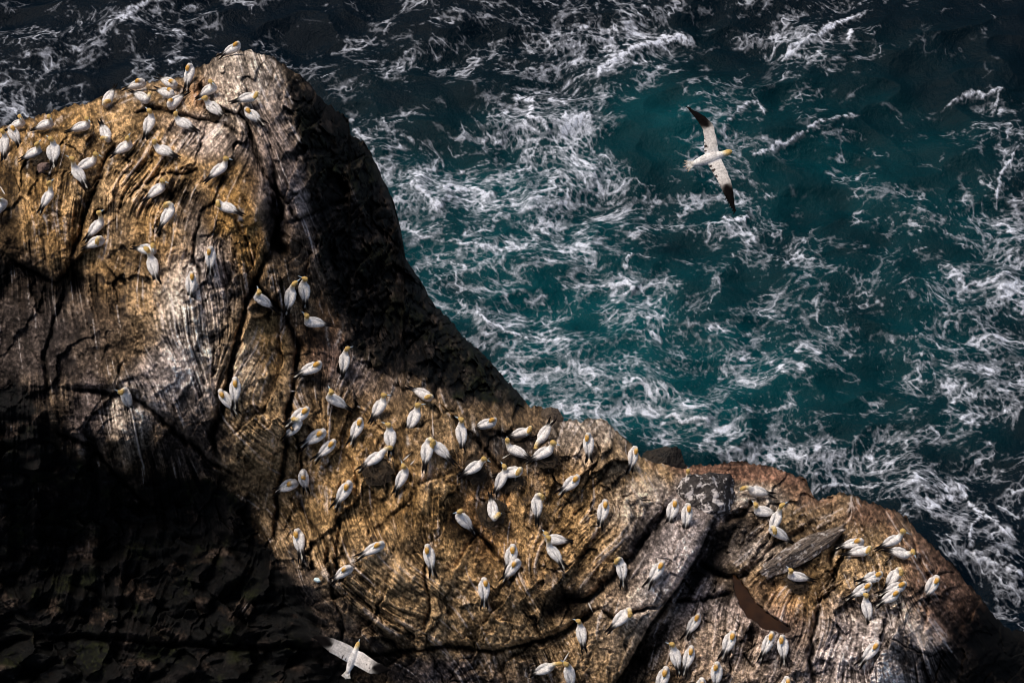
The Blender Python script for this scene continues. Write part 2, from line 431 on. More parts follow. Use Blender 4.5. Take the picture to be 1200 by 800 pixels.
# domain wobble so that drawn lines do not look drawn
WU = U + 3 * perlin(U / 30, V / 30, 1) + 1.6 * perlin(U / 9, V / 9, 2)
WV = V + 3 * perlin(U / 30, V / 30, 3) + 1.6 * perlin(U / 9, V / 9, 4)

# strokes: points, half width, groove depth, jump on the right-hand side of travel, reach
ST = [
 ([(318,175),(322,215),(330,245),(322,275),(312,305),(296,335),(284,375),(272,420),(264,470),(248,512),(262,560)],4,1.1,.0,40),
 ([(318,225),(330,262),(322,300)],11,1.6,0,30),
 ([(288,140),(300,175),(316,215),(338,238),(352,262)],3,.6,-.3,40),
 ([(332,262),(365,250),(392,238),(412,236)],3,.5,-.3,30),
 ([(286,312),(318,350),(344,382),(352,412),(346,450)],3,.5,-.7,45),
 ([(352,405),(344,445),(338,480),(334,520),(326,580),(322,640)],3,.7,0,20),
 ([(140,165),(120,205),(104,240),(96,275),(84,305)],4,.5,-.5,50),
 ([(12,300),(40,316),(66,330),(88,306)],4,.5,-1.4,60),
 ([(84,305),(74,345),(52,420),(56,470)],3,.4,0,20),
 ([(140,250),(158,222),(188,206),(216,206),(236,196)],3,.35,.55,40),
 ([(80,455),(125,458),(160,464),(200,500),(250,540),(300,566)],5,.7,-.7,45),
 ([(60,500),(110,520),(140,560),(190,602)],5,.6,-1.2,60),
 ([(0,752),(100,745),(250,757),(385,757),(440,765),(520,758),(580,761),(640,750),(680,728),(700,714)],3.4,.7,-.35,40),
 ([(650,700),(680,703),(705,690),(738,655),(765,620),(786,585)],6,.7,.0,40),
 ([(700,714),(718,724),(745,716),(772,712),(782,700)],2.2,.45,.15,25),
 ([(690,880),(720,802),(737,775),(762,730),(792,690),(817,650),(839,603)],5,.3,-1.7,60),
 ([(500,655),(497,675),(503,700),(498,745)],2,.3,0,10),
 ([(350,575),(362,610),(385,640),(388,690),(402,722),(400,755)],2.4,.4,0,10),
 ([(400,560),(396,600),(396,650),(389,700)],2,.3,0,10),
 ([(338,470),(352,520),(356,575)],2,.35,0,10),
 ([(405,530),(415,545),(420,600)],2,.25,0,10),
 ([(556,622),(575,640),(592,662),(600,676)],2.6,.4,-.35,35),
 ([(505,460),(530,488),(565,525),(600,560)],2.2,.3,-.3,30),
 ([(527,405),(520,440),(505,472)],2.5,.5,0,10),
 ([(955,810),(949,770),(955,730),(962,704),(980,690),(976,655),(990,610)],3,.55,0,20),
 ([(788,706),(830,701),(862,690)],2.4,.4,-.25,30),
 ([(818,655),(836,672),(862,677),(880,674)],4,.5,0,20),
 ([(866,680),(905,640),(960,610)],3,.4,0,20),
 ([(846,610),(870,600),(884,588)],5,.6,0,20),
 ([(1060,605),(1078,650),(1090,690),(1080,740)],2.2,.35,0,10),
 ([(232,96),(248,125),(290,140)],3,.4,-.5,30),
 ([(150,132),(180,128),(215,135),(252,142),(290,160)],3,.35,-.3,30),
 ([(560,505),(600,512),(640,520)],9,.5,0,20),
 ([(690,575),(705,560),(715,545)],2,.25,0,10),
 ([(672,604),(684,596)],1.8,.3,0,8),
 ([(240,330),(226,300),(236,250),(262,236)],3,.4,.5,40),
 ([(262,240),(278,262),(292,292),(300,330)],2.5,.3,.3,30),
 ([(410,690),(450,720),(500,752)],2,.25,0,10),
 ([(640,640),(660,690),(668,720)],1.6,.2,0,10),
]
PATCH = np.zeros_like(H)
for pts, w, dep, jump, reach in ST:
    r = seg_field(WU if False else U, V, pts, max(reach * 2.5, w * 4) + 12)
    if r is None: continue
    P = np.array(pts, f32)
    sl, d, side, tt = r
    # re-evaluate on wobbled coordinates
    wu = WU[sl]; wv = WV[sl]; shp = 2.2
    if jump < -1.6: wu = U[sl] + .3 * (wu - U[sl]); wv = V[sl] + .3 * (wv - V[sl]); shp = 1.1
    best = np.full(wu.shape, 1e9, f32); sd = np.zeros(wu.shape, f32)
    for k in range(len(P) - 1):
        a = P[k]; dd = P[k + 1] - a; L2 = float(dd @ dd) + 1e-9; t = np.clip(((wu - a[0]) * dd[0] + (wv - a[1]) * dd[1]) / L2, 0, 1)
        q = np.hypot(wu - a[0] - t * dd[0], wv - a[1] - t * dd[1]); cr = dd[0] * (wv - a[1]) - dd[1] * (wu - a[0])
        m = q < best; best = np.where(m, q, best); sd = np.where(m, np.sign(cr), sd)
    taper = sst(0, .12, tt) * sst(1, .88, tt) * .8 + .2
    vary = .75 + .5 * perlin(wu / 22, wv / 22, 9)
    H[sl] += -dep * np.exp(-(best / (w * vary + .6)) ** 2) * taper
    if jump:
        stp = sst(-shp, shp, best * sd)
        H[sl] += jump * stp * np.exp(-best / reach) * taper

# bulges and hollows
for (u, v, ru, rv, rot, a) in [(225,235,22,20,0,-.5),(60,270,36,48,0,.5),(275,285,26,55,12,.55),(215,360,30,70,0,.35),(300,460,36,80,0,.4),
  (655,708,16,14,0,-.8),(575,640,24,26,0,-.35),(440,555,14,16,0,.3),(600,515,40,14,0,-.4),(590,566,22,10,0,-.25),(145,500,24,40,0,.5),
  (720,520,60,40,30,.25),(870,640,26,16,0,-.3),(1010,610,22,16,20,.4),(1040,760,70,50,0,.4),(150,150,50,20,0,.3),(240,130,24,12,0,-.35),
  (200,590,60,26,-20,-.9),(320,560,22,40,0,-.3),(110,610,60,30,0,-.8)]:
    H += a * np.exp(-ell(U, V, u, v, ru, rv, rot) ** 2)

# foliation directions (image angle, counter-clockwise)
DIRS = [(100,250,82),(50,270,98),(170,200,55),(190,300,80),(250,180,50),(310,120,118),(290,90,110),(230,370,98),(280,430,60),(190,430,120),(215,440,110),
 (300,520,140),(320,545,155),(150,500,105),(350,200,120),(450,350,125),(560,440,130),(450,480,60),(380,560,80),(430,690,146),(480,715,150),(400,640,110),(560,600,75),(600,740,125),
 (700,520,55),(690,640,50),(760,640,58),(810,640,60),(740,560,130),(850,750,75),(900,770,68),(1000,700,118),(980,760,75),(1030,790,90),(1060,760,105),(1100,740,125),(900,620,30),(960,640,32),(1050,620,118),
 (250,700,60),(100,650,80),(50,500,90),(270,260,70),(290,290,105),(150,120,20),(120,420,100),(1150,760,130),(600,790,110),(870,550,5),(0,780,10),(300,780,10),(510,560,90),(640,560,95)]
cs = np.zeros(U[::6, ::6].shape, f32); sn = cs.copy(); u6 = U[::6, ::6]; v6 = V[::6, ::6]
for u, v, a in DIRS:
    w = 1 / (((u6 - u) ** 2 + (v6 - v) ** 2) / 900 + .15) ** 1.6
    cs += w * math.cos(2 * math.radians(a)); sn += w * math.sin(2 * math.radians(a))
wig = .8 * fbm(u6 / 60, v6 / 60, 3, 21)
ang = .5 * np.arctan2(sn, cs)
c2 = np.cos(2 * (ang + wig * .5)); s2 = np.sin(2 * (ang + wig * .5))
C2 = bil(c2, (U - GU0) / 6, (V - GV0) / 6); S2 = bil(s2, (U - GU0) / 6, (V - GV0) / 6)
A = .5 * np.arctan2(S2, C2)
DXf = np.cos(A); DYf = -np.sin(A)
# LIC needs sign-free directions: take steps along the local axis kept consistent by a reference
def lic_axis(src, L):
    h, w = src.shape
    yy, xx = np.mgrid[0:h, 0:w].astype(f32); acc = src.copy(); tw = 1.0
    for sgn in (1, -1):
        x = xx.copy(); y = yy.copy(); px = DXf * sgn; py = DYf * sgn
        for i in range(L):
            xi = np.clip(np.rint(x), 0, w - 1).astype(np.int32); yi = np.clip(np.rint(y), 0, h - 1).astype(np.int32)
            qx = DXf[yi, xi]; qy = DYf[yi, xi]; s = np.where(qx * px + qy * py < 0, -1, 1).astype(f32)
            px = qx * s; py = qy * s; x += px; y += py
            wgt = 0.5 + 0.5 * math.cos(math.pi * (i + 1) / (L + 1)); acc += wgt * bil(src, x, y); tw += wgt
    return acc / tw
wn0 = _rng.standard_normal(U.shape).astype(f32)
L1 = norm01(lic_axis(wn0, 26))                                  # fine grain
L2 = norm01(lic_axis(norm01(blur(_rng.standard_normal(U.shape).astype(f32), 1, 2)), 42))   # bands
L3 = norm01(lic_axis(norm01(blur(_rng.standard_normal(U.shape).astype(f32), 4, 2)), 60))   # broad bands
nb = fbm(U / 70, V / 70, 5, 31); nm = fbm(U / 24, V / 24, 4, 33); nf = fbm(U / 7, V / 7, 3, 35)
# how strongly the grain shows, place by place
gm = sst(-.25, .35, fbm(U / 80, V / 80, 2, 37)); gm = .25 + .75 * gm; gw = np.full(U.shape, .62, f32)
for (u, v, ru, rv, rot, a) in [(220,420,70,110,0,.55),(290,100,50,60,0,.4),(190,260,90,70,0,.25),(1030,770,110,80,0,.5),(450,700,90,50,0,.4),(210,450,60,60,-40,.5),(620,740,70,40,0,.1),(860,760,60,50,0,.15),(780,640,60,90,-30,-.32),(700,560,90,60,0,-.15),(560,600,90,60,0,-.12),(900,610,80,50,0,-.2),(1040,640,60,50,0,-.15)]:
    gw += a * np.exp(-ell(U, V, u, v, ru, rv, rot) ** 2)
gw += .35 * np.exp(-ell(U, V, 130, 260, 130, 110, 0) ** 2)
gm = gm * np.clip(gw, .06, 1)
smooth = np.clip(blur(poly_mask(U, V, [(790,580),(838,603),(815,650),(790,690),(740,770),(715,800),(690,800),(700,740),(735,680),(770,630)]), 6) * 1.2 , 0, 1)
dpm = np.clip(blur(poly_mask(U, V, [(-300,470),(60,480),(200,540),(320,620),(400,750),(430,1100),(-300,1100)]), 14), 0, 1)
gm = np.clip(gm + .08 * dpm, 0, 1.2); rough = (1 - .7 * smooth) * (1 - .45 * dpm)
# fractured blocks: tilted facets, long side along the local joints
ca, sa = math.cos(math.radians(58)), math.sin(math.radians(58))
wx = U + 14 * perlin(U / 45, V / 45, 41) + 5 * perlin(U / 13, V / 13, 42); wy = V + 14 * perlin(U / 45, V / 45, 43) + 5 * perlin(U / 13, V / 13, 44)
ja = wx * ca - wy * sa; jb = wx * sa + wy * ca
F1a, F2a, P1 = worley(ja / 105, jb / 52, 1, True)
F1b, F2b, P2 = worley((ja + 3 * nm) / 40, (jb + 3 * nm) / 24, 2, True)
F1c, F2c, P3 = worley((ja + 3 * nf) / 13, (jb + 3 * nf) / 8.5, 3, True)
frac = sst(-.25, .3, fbm(U / 100, V / 100, 3, 51))
e1 = np.exp(-((F2a - F1a) / .045) ** 2); e2 = np.exp(-((F2b - F1b) / .085) ** 2); e3 = np.exp(-((F2c - F1c) / .16) ** 2)
H += rough * (.34 * nb + .13 * nm + .05 * nf)
H += rough * (.34 * P1 + (.08 + .20 * frac) * P2 + (.02 + .04 * frac) * P3)
e1 = np.exp(-((F2a - F1a) / .022) ** 2); e2 = np.exp(-((F2b - F1b) / .045) ** 2)
cm = sst(-.05, .3, fbm(U / 85, V / 85, 2, 59)) * (.3 + .7 * sst(0, 400, U)) ; e1 = e1 * cm; e2 = e2 * cm * .6
H -= rough * (.13 * e1 + .05 * e2 * frac + .015 * e3 * frac)
H += gm * (.030 * L1 + .050 * L2 + .08 * L3)
H -= .3 * np.abs(fbm(U / 48, V / 48, 2, 61)) * rough
H += dpm * (.9 * np.abs(fbm(U / 75, V / 45, 3, 161)) * 2 + .12 * L3 + .35 * P2)
flk = np.clip(blur(poly_mask(U, V, [(325,62),(350,85),(420,130),(480,270),(640,470),(560,470),(430,425),(385,345),(372,290),(358,215),(340,130)]), 9), 0, 1)
H += flk * (.55 * P2 + .30 * P3 + .22 * nm + .16 * nf - .25 * e2 - .1 * e3)
seam = np.exp(-(L3 / .10) ** 2) * sst(-.1, .3, fbm(U / 60, V / 60, 3, 55)); seam2 = np.exp(-(L2 / .16) ** 2) * sst(.0, .35, fbm(U / 45, V / 45, 3, 57))
H -= gm * (.10 * seam + .05 * seam2)
speck = norm01(blur(_rng.standard_normal(U.shape).astype(f32), 1, 1)); raw = _rng.standard_normal(U.shape).astype(f32)
H += .010 * speck
EVS = blur(np.repeat(EV, 3, 0), 9, 2)[1:2]
lip = V - EVS
H -= 1.6 * np.exp(-np.clip(lip, 0, None) / 7) + 0.9 * np.exp(-np.clip(lip, 0, None) / 30)

# rock pool: level water in a hollow
POOL = [(861,672),(868,681),(876,692),(886,706),(900,719),(917,729),(929,738),(914,740),(894,734),(877,722),(866,706),(861,690)]
_pp = []
for i in range(len(POOL)):
    (x0, y0), (x1, y1) = POOL[i], POOL[(i + 1) % len(POOL)]
    for k in range(6):
        t = k / 6; x = x0 + (x1 - x0) * t; y = y0 + (y1 - y0) * t
        _pp.append((x + 2.2 * float(perlin(x / 9, y / 9, 81)), y + 2.2 * float(perlin(x / 6, y / 6, 82))))
POOL = _pp
pm = poly_mask(U, V, POOL)
ZP = HC + ray(890, 705)[2] * (D0 - float(bil(blur(H, 6), np.array([890. - GU0]), np.array([705. - GV0]))[0]))
wide = np.clip(blur(pm, 9, 2) * 3.2, 0, 1)
HL = h_level(U, V, ZP)
H = H * (1 - wide) + (HL + .10 + .25 * (H - blur(H, 5))) * wide
inn = np.clip(blur(pm, 1, 2) * 1.4, 0, 1)
H = H * (1 - inn) + (HL - .22) * inn

# ---- colours (mineral, lichen, guano, wet algae, and some shade painted in)
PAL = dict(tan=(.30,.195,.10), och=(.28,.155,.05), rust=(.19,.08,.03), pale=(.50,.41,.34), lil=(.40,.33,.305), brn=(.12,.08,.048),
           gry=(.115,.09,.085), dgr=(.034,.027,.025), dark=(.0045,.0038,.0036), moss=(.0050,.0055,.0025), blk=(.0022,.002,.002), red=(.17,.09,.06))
COL = np.empty(U.shape + (3,), f32); COL[:] = PAL['brn']
ZN = [ # u, v, ru, rv, rot, colour, weight
 (150,210,190,110,10,'tan',.8),(60,170,90,50,20,'och',.6),(50,280,50,60,0,'och',.6),(170,180,60,40,0,'och',.5),(120,190,40,60,-30,'tan',.6),
 (250,110,36,20,0,'rust',.6),(285,100,42,52,0,'pale',.65),(330,150,30,70,20,'lil',.3),(325,210,36,90,12,'gry',.75),(360,260,40,70,20,'gry',.8),
 (240,160,45,25,-20,'lil',.55),(180,300,34,70,-10,'och',.65),(145,320,26,60,0,'dgr',.55),(232,258,24,40,0,'dgr',.85),(262,210,30,25,0,'och',.5),
 (275,270,30,50,15,'och',.9),(225,380,46,95,0,'pale',.75),(245,330,26,45,0,'lil',.6),(262,360,20,50,0,'brn',.4),(170,370,22,70,10,'tan',.5),(120,330,20,50,0,'och',.4),
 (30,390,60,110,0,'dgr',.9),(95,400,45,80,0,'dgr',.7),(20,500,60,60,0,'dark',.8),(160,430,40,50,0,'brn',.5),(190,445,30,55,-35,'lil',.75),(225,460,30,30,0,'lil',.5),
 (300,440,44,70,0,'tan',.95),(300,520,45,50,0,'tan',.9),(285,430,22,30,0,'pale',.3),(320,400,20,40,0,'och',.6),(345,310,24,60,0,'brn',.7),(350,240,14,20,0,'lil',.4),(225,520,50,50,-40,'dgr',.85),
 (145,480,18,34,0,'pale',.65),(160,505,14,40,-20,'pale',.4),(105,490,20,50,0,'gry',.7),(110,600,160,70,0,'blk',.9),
 (360,350,34,50,30,'brn',.5),(400,425,30,30,0,'gry',.7),(430,450,60,30,-10,'gry',.6),(380,400,26,40,0,'rust',.3),
 (470,600,150,130,0,'tan',.95),(420,560,80,90,0,'och',.5),(560,640,100,90,0,'och',.5),(500,500,90,40,-20,'brn',.4),(520,490,40,18,-35,'tan',.6),(570,590,30,60,0,'rust',.4),(600,545,50,20,0,'brn',.6),
 (655,505,40,16,0,'brn',.5),(540,460,34,14,0,'gry',.5),(600,520,46,16,0,'dgr',.8),(480,700,120,60,-20,'tan',.8),(560,730,130,50,0,'tan',.7),
 (370,730,60,50,-30,'dgr',.8),(345,690,40,40,0,'dgr',.7),(430,752,60,20,0,'dgr',.45),(420,785,120,22,0,'dark',.8),(560,790,90,22,0,'gry',.7),(620,780,50,26,0,'tan',.5),
 (700,520,50,35,-20,'pale',.55),(740,560,60,50,0,'tan',.8),(690,620,70,60,0,'tan',.8),(660,600,40,70,0,'och',.4),(750,590,40,30,30,'pale',.45),
 (790,640,45,80,-28,'lil',.85),(740,720,50,60,-30,'pale',.45),(720,680,26,30,0,'och',.35),(700,760,50,50,0,'tan',.6),(660,705,26,20,0,'dark',.8),(750,640,16,50,-35,'dgr',.7),
 (860,740,70,70,0,'lil',.55),(840,770,60,40,0,'tan',.4),(880,640,40,26,0,'pale',.55),(930,600,60,40,0,'tan',.65),(880,585,40,18,0,'pale',.6),(870,552,90,13,-4,'red',.95),(950,575,34,22,-30,'red',.7),
 (860,640,26,50,-30,'dgr',.8),(905,690,50,24,-20,'tan',.8),(955,690,40,34,0,'och',.35),(970,620,30,30,0,'brn',.8),(905,715,50,30,-35,'rust',.35),(925,760,30,40,0,'gry',.4),  # grey-black strip beside the slab edge also carries the wall's shade
 (1020,620,40,30,-20,'brn',.6),(1030,600,40,20,0,'red',.6),(1010,660,50,40,0,'tan',.6),(1040,690,60,50,0,'tan',.7),(1030,770,85,60,0,'lil',.9),(1060,740,50,50,0,'pale',.35),
 (1085,640,30,40,40,'red',.6),(1110,710,40,60,35,'red',.8),(1150,770,60,60,30,'dark',.9),(1190,760,60,50,0,'blk',.9),(1100,785,22,26,0,'dark',.8),(1070,770,14,40,20,'dgr',.7),
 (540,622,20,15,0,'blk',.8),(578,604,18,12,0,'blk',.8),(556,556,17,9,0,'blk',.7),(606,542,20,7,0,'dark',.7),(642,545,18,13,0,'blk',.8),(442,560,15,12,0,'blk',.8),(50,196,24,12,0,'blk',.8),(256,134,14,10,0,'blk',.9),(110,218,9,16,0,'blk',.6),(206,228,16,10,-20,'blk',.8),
 (158,182,14,8,0,'blk',.7),(262,212,16,7,0,'dark',.7),(130,126,12,6,0,'dark',.7),(100,158,16,5,0,'dark',.6),(216,156,18,6,0,'dark',.5),(392,480,14,7,0,'dark',.8),(193,190,18,6,0,'dark',.7),(320,265,12,34,12,'blk',.9),(570,508,24,8,0,'blk',.8),(305,362,14,6,0,'dark',.6),(366,396,24,12,0,'blk',.8),(365,445,22,9,0,'blk',.8),(932,684,16,7,0,'blk',.6),(650,660,12,10,0,'dark',.5),(478,575,10,12,0,'dark',.3),(12,260,16,60,0,'blk',.8),(70,335,24,14,20,'blk',.7),  # dark patches below birds and in clefts, mostly shade put into colour
 (858,690,9,22,-35,'dark',.8),(905,735,26,6,-30,'dark',.5),(806,690,8,34,-33,'dark',.9),(826,662,9,30,-30,'dark',.9),(769,748,8,40,-33,'dark',.9),(737,795,7,30,-33,'dark',.9),(844,632,12,18,0,'blk',.9),(862,610,16,12,30,'blk',.7),(840,668,22,7,-15,'blk',.9),(945,655,40,8,32,'blk',.7),  # pool rim; wall shade painted beside the slab edge and below the leaning slab
]
wob = .32 * nm + .3 * nb + .10 * L3 + .05 * L2
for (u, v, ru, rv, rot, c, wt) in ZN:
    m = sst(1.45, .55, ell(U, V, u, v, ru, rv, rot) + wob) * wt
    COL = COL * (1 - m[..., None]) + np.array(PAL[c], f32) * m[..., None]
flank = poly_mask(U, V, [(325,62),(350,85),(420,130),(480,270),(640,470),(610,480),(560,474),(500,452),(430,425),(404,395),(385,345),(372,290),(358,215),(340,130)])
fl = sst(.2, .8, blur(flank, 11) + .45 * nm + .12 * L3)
fcol = np.array(PAL['dark'], f32) * (1 - sst(-.1, .25, nb)[..., None]) + np.array(PAL['moss'], f32) * sst(-.1, .25, nb)[..., None]  # dark mossy rock, with part of the flank's shade put into the colour
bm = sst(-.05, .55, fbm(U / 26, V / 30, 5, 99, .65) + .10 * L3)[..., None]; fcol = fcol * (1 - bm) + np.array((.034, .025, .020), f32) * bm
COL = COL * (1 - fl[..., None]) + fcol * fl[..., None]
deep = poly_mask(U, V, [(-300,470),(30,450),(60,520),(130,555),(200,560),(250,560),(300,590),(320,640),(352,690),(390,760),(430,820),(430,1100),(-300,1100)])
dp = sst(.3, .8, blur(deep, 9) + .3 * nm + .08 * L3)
dcol = .55 * np.array(PAL['dark'], f32) * (1 + .9 * sst(0, 1.5, L3)[..., None]) ; dm = sst(0, .4, fbm(U / 40, V / 40, 3, 77))[..., None]  # lower-left wall: dark rock, its shade partly painted into this colour
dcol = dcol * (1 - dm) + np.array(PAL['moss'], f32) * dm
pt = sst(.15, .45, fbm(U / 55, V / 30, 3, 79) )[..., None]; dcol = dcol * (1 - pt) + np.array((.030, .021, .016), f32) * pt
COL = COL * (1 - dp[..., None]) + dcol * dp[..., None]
wet = np.clip(fl + dp, 0, 1)
# streaks
amp = (1 + .35 * wet)
mot = norm01(fbm(U / 3.4, V / 3.4, 2, 95)); mot2 = fbm(U / 9, V / 9, 4, 97, .7)
g = np.exp(amp * (gm * (.60 * L1 + .40 * L2 + .22 * L3) + .30 * speck + .30 * raw + .26 * mot + 1.0 * mot2 + (.20 * L3 + .9 * fbm(U / 38, V / 55, 4, 103, .6) + .5 * nb) * (1 - .5 * smooth) + .7 * nm + .8 * nf + .4 * P3 + .25 * P2) - .05)
COL *= np.clip(g, .12, 3.2)[..., None] * .88
dk = sst(.24, .50, .22 * L3 * gm + fbm(U / 30, V / 30, 5, 83, .65)) * .85 * (1 - wet); COL = COL * (1 - dk[..., None]) + np.array((.028, .022, .02), f32) * dk[..., None]
lum = COL.mean(-1)
gu = sst(1.3, 2.6, .9 * L2 + .4 * L1 + .5 * speck + 1.8 * fbm(U / 50, V / 50, 3, 91)) * sst(.05, .2, lum) * .45
gu = np.maximum(gu, sst(2.3, 2.9, L2 + .9 * L1) * sst(.02, .1, lum) * .5)
COL = COL * (1 - gu[..., None]) + np.array((.62, .56, .54), f32) * gu[..., None]
# droppings streaked down the rock behind the roosts
rg_ = random.Random(5); spl = np.zeros(U.shape, f32)
for b_ in BIRDS:
    hd_ = math.radians(b_[3]); tx = b_[0] - 17 * math.cos(hd_); ty = b_[1] + 17 * math.sin(hd_)
    for _ in range(rg_.choice((0, 1, 2, 3))):
        px_, py_ = tx + rg_.gauss(0, 7), ty + rg_.gauss(5, 6); ln_ = rg_.uniform(4, 14); wd_ = rg_.uniform(1.0, 2.4)
        j0 = int(px_ - GU0) - 16; i0 = int(py_ - GV0) - 22
        if j0 < 0 or i0 < 0 or j0 + 32 > U.shape[1] or i0 + 44 > U.shape[0]: continue
        sl_ = (slice(i0, i0 + 44), slice(j0, j0 + 32))
        spl[sl_] = np.maximum(spl[sl_], np.exp(-ell(U[sl_], V[sl_], px_, py_, wd_, ln_, rg_.uniform(-25, 25)) ** 2) * rg_.uniform(.4, .9))
spl = spl * sst(-.6, .6, speck * .5 + .8 * nf) ; COL = COL * (1 - spl[..., None]) + np.array((.58, .53, .50), f32) * spl[..., None]
# darker where the surface dips, and along seams and joints
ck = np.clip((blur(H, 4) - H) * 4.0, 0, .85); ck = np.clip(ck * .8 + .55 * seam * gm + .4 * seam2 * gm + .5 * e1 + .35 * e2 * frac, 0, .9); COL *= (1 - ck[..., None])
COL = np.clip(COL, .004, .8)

ucols = np.concatenate([np.arange(-255, -20, 4), np.arange(-20, 1220, 1.0), np.arange(1220, 1455, 4)]).astype(f32)
NR = 860
tv = np.linspace(0, 1, NR).astype(f32)
evc = edge_v(ucols)
VV = evc[None, :] + tv[:, None] * (1005 - evc)[None, :]
UU = np.repeat(ucols[None, :], NR, 0)
hh = bil(H, UU - GU0, VV - GV0); X, Y, Z = world_pt(UU, VV, hh)
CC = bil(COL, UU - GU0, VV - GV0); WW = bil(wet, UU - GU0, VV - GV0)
def skirt(first):
    """rows carrying the boundary straight down below the sea, roughened"""
    out = []
    x, y, z, c = (X[first], Y[first], Z[first], CC[first])
    for k in range(1, 40):
        t = k / 39.0
        zz = z + (-4 - z) * t
        sgn = 1 if first == 0 else -1
        off = sgn * (1.2 * t * 3 + .8 * fbm(x / 3, zz / 3, 3, 5) * min(1, k / 3))
        out.append((x, y + off, zz, c))
    return out
top = skirt(0)[::-1]; bot = skirt(-1)
def stack(i, arr, a, b): return np.concatenate([np.array([r[i] for r in a]), arr, np.array([r[i] for r in b])], 0)
X2 = stack(0, X, top, bot); Y2 = stack(1, Y, top, bot); Z2 = stack(2, Z, top, bot)
CK = np.concatenate([np.array([r[3] for r in top]), CC, np.array([r[3] for r in bot])], 0)
WK = np.pad(WW, ((39, 39), (0, 0)), mode='edge')
# close left and right ends with columns dropping to the sea
def side_cols(j):
    cols = []
    for k in range(1, 20):
        t = k / 19.0; z = Z2[:, j] + (-4 - Z2[:, j]) * t
        cols.append((X2[:, j] + (-1 if j == 0 else 1) * (2 * t + .6 * fbm(Y2[:, j] / 3, z / 3, 2, 8)), Y2[:, j], z))
    return cols
lc = side_cols(0)[::-1]; rcs = side_cols(-1)
X3 = np.concatenate([np.stack([c[0] for c in lc], 1), X2, np.stack([c[0] for c in rcs], 1)], 1)
Y3 = np.concatenate([np.stack([c[1] for c in lc], 1), Y2, np.stack([c[1] for c in rcs], 1)], 1)
Z3 = np.concatenate([np.stack([c[2] for c in lc], 1), Z2, np.stack([c[2] for c in rcs], 1)], 1)
C3 = np.pad(CK, ((0, 0), (19, 19), (0, 0)), mode='edge'); W3 = np.pad(WK, ((0, 0), (19, 19)), mode='edge')
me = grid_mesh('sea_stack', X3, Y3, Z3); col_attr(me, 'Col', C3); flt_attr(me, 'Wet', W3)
rock = link('rocky_headland', me, M_ROCK); rock['kind'] = 'structure'

Hs6 = blur(H, 5, 2); Hs12 = blur(H, 9, 2); Hs2 = blur(H, 2, 1)
def hsamp(a, u, v): return float(bil(a, np.array([u - GU0], f32), np.array([v - GV0], f32))[0])
def wp(u, v, h): return Vector(world_pt(float(u), float(v), float(h)))

# rock pool water
mw, N, L, B = nmat('pool_water')
prm = N.new('ShaderNodeValToRGB'); prm.color_ramp.elements[0].color = (.008, .004, .002, 1); prm.color_ramp.elements[1].color = (.026, .011, .004, 1); prm.color_ramp.elements[0].position = .4; prm.color_ramp.elements[1].position = .62
L.new(noise_n(N, L, 1.1, 5), prm.inputs[0]); L.new(prm.outputs[0], B.inputs['Base Color']); B.inputs['Roughness'].default_value = .08; B.inputs['Specular IOR Level'].default_value = .15
bp = N.new('ShaderNodeBump'); bp.inputs['Distance'].default_value = .01; L.new(noise_n(N, L, 6), bp.inputs['Height']); L.new(bp.outputs[0], B.inputs['Normal'])
pc = (890, 706)
pv = [wp(pc[0] + (a - pc[0]) * 1.10, pc[1] + (b - pc[1]) * 1.12, h_level(pc[0] + (a - pc[0]) * 1.10, pc[1] + (b - pc[1]) * 1.12, ZP)) for a, b in POOL]
pme = bpy.data.meshes.new('rock_pool'); pme.from_pydata([tuple(p) for p in pv], [], [tuple(range(len(pv)))]); pme.update()
if pme.polygons[0].normal.z < 0: pme.flip_normals()
po = link('rock_pool', pme, mw); po['kind'] = 'structure'

# ------------------------------------------------------------------ SEA
su = np.concatenate([-np.geomspace(90, 2600, 40)[::-1] , np.arange(-80, 1281, 1.0), 1200 + np.geomspace(90, 2600, 40)])
sv = np.concatenate([np.array([-2900, -2600, -2300, -2000, -1700, -1450, -1200, -1000, -850, -700, -600, -500, -420, -350, -290, -240, -200, -160, -130, -100, -80]), np.arange(-60, 801, 1.0), 800 + np.geomspace(8, 900, 24)])
SU, SV = np.meshgrid(su.astype(f32), sv.astype(f32))
hz = h_level(SU, SV, 0.0); SX, SY, _ = world_pt(SU, SV, hz)
SX = SX.astype(f32); SY = SY.astype(f32)
# turbulent swirling of the foam sheet: follow a divergence-free flow
def curl(x, y, s, seed):
    e = .05
    return (perlin(x / s, (y / s) + e, seed) - perlin(x / s, (y / s) - e, seed)) / (2 * e), -(perlin(x / s + e, y / s, seed) - perlin(x / s - e, y / s, seed)) / (2 * e)
qx, qy = SX.copy(), SY.copy()
for s, k, n, sd in ((7.5, .10, 3, 3), (2.9, .05, 3, 5), (1.1, .014, 2, 7)):
    for i in range(n):
        cx, cy = curl(qx, qy, s, sd); qx = qx + k * cx; qy = qy + k * cy
def ridge(x, y, octv, seed, k):
    return 1 - np.abs(fbm(x, y, octv, seed, .55)) * k
brk0 = fbm(qx / .8, qy / .8, 3, 171, .6) * 1.6; brk1 = fbm(qx / .8, qy / .8, 3, 173, .6) * 1.6
def net(x, y, seed, w):
    a_, b_, _ = worley(x, y, seed); return np.clip(1 - (b_ - a_) / w, 0, 1)
st = .72
web1 = net((qx + .25 * brk0) / 1.9, (qy + .25 * brk1) / 1.35, 4, .15)
web2 = net((qx + .22 * brk0) / .82, (qy + .22 * brk1) / .62, 5, .21)
web3 = net((qx + .12 * brk1) / .42, (qy + .12 * brk0) / .34, 6, .34)
bl = fbm(qx / 3.0, qy / 2.6, 4, 121, .5)
big = fbm(qx / 7, qy / 7, 3, 125)
fine = fbm(qx / .22, qy / .2, 3, 131, .6)
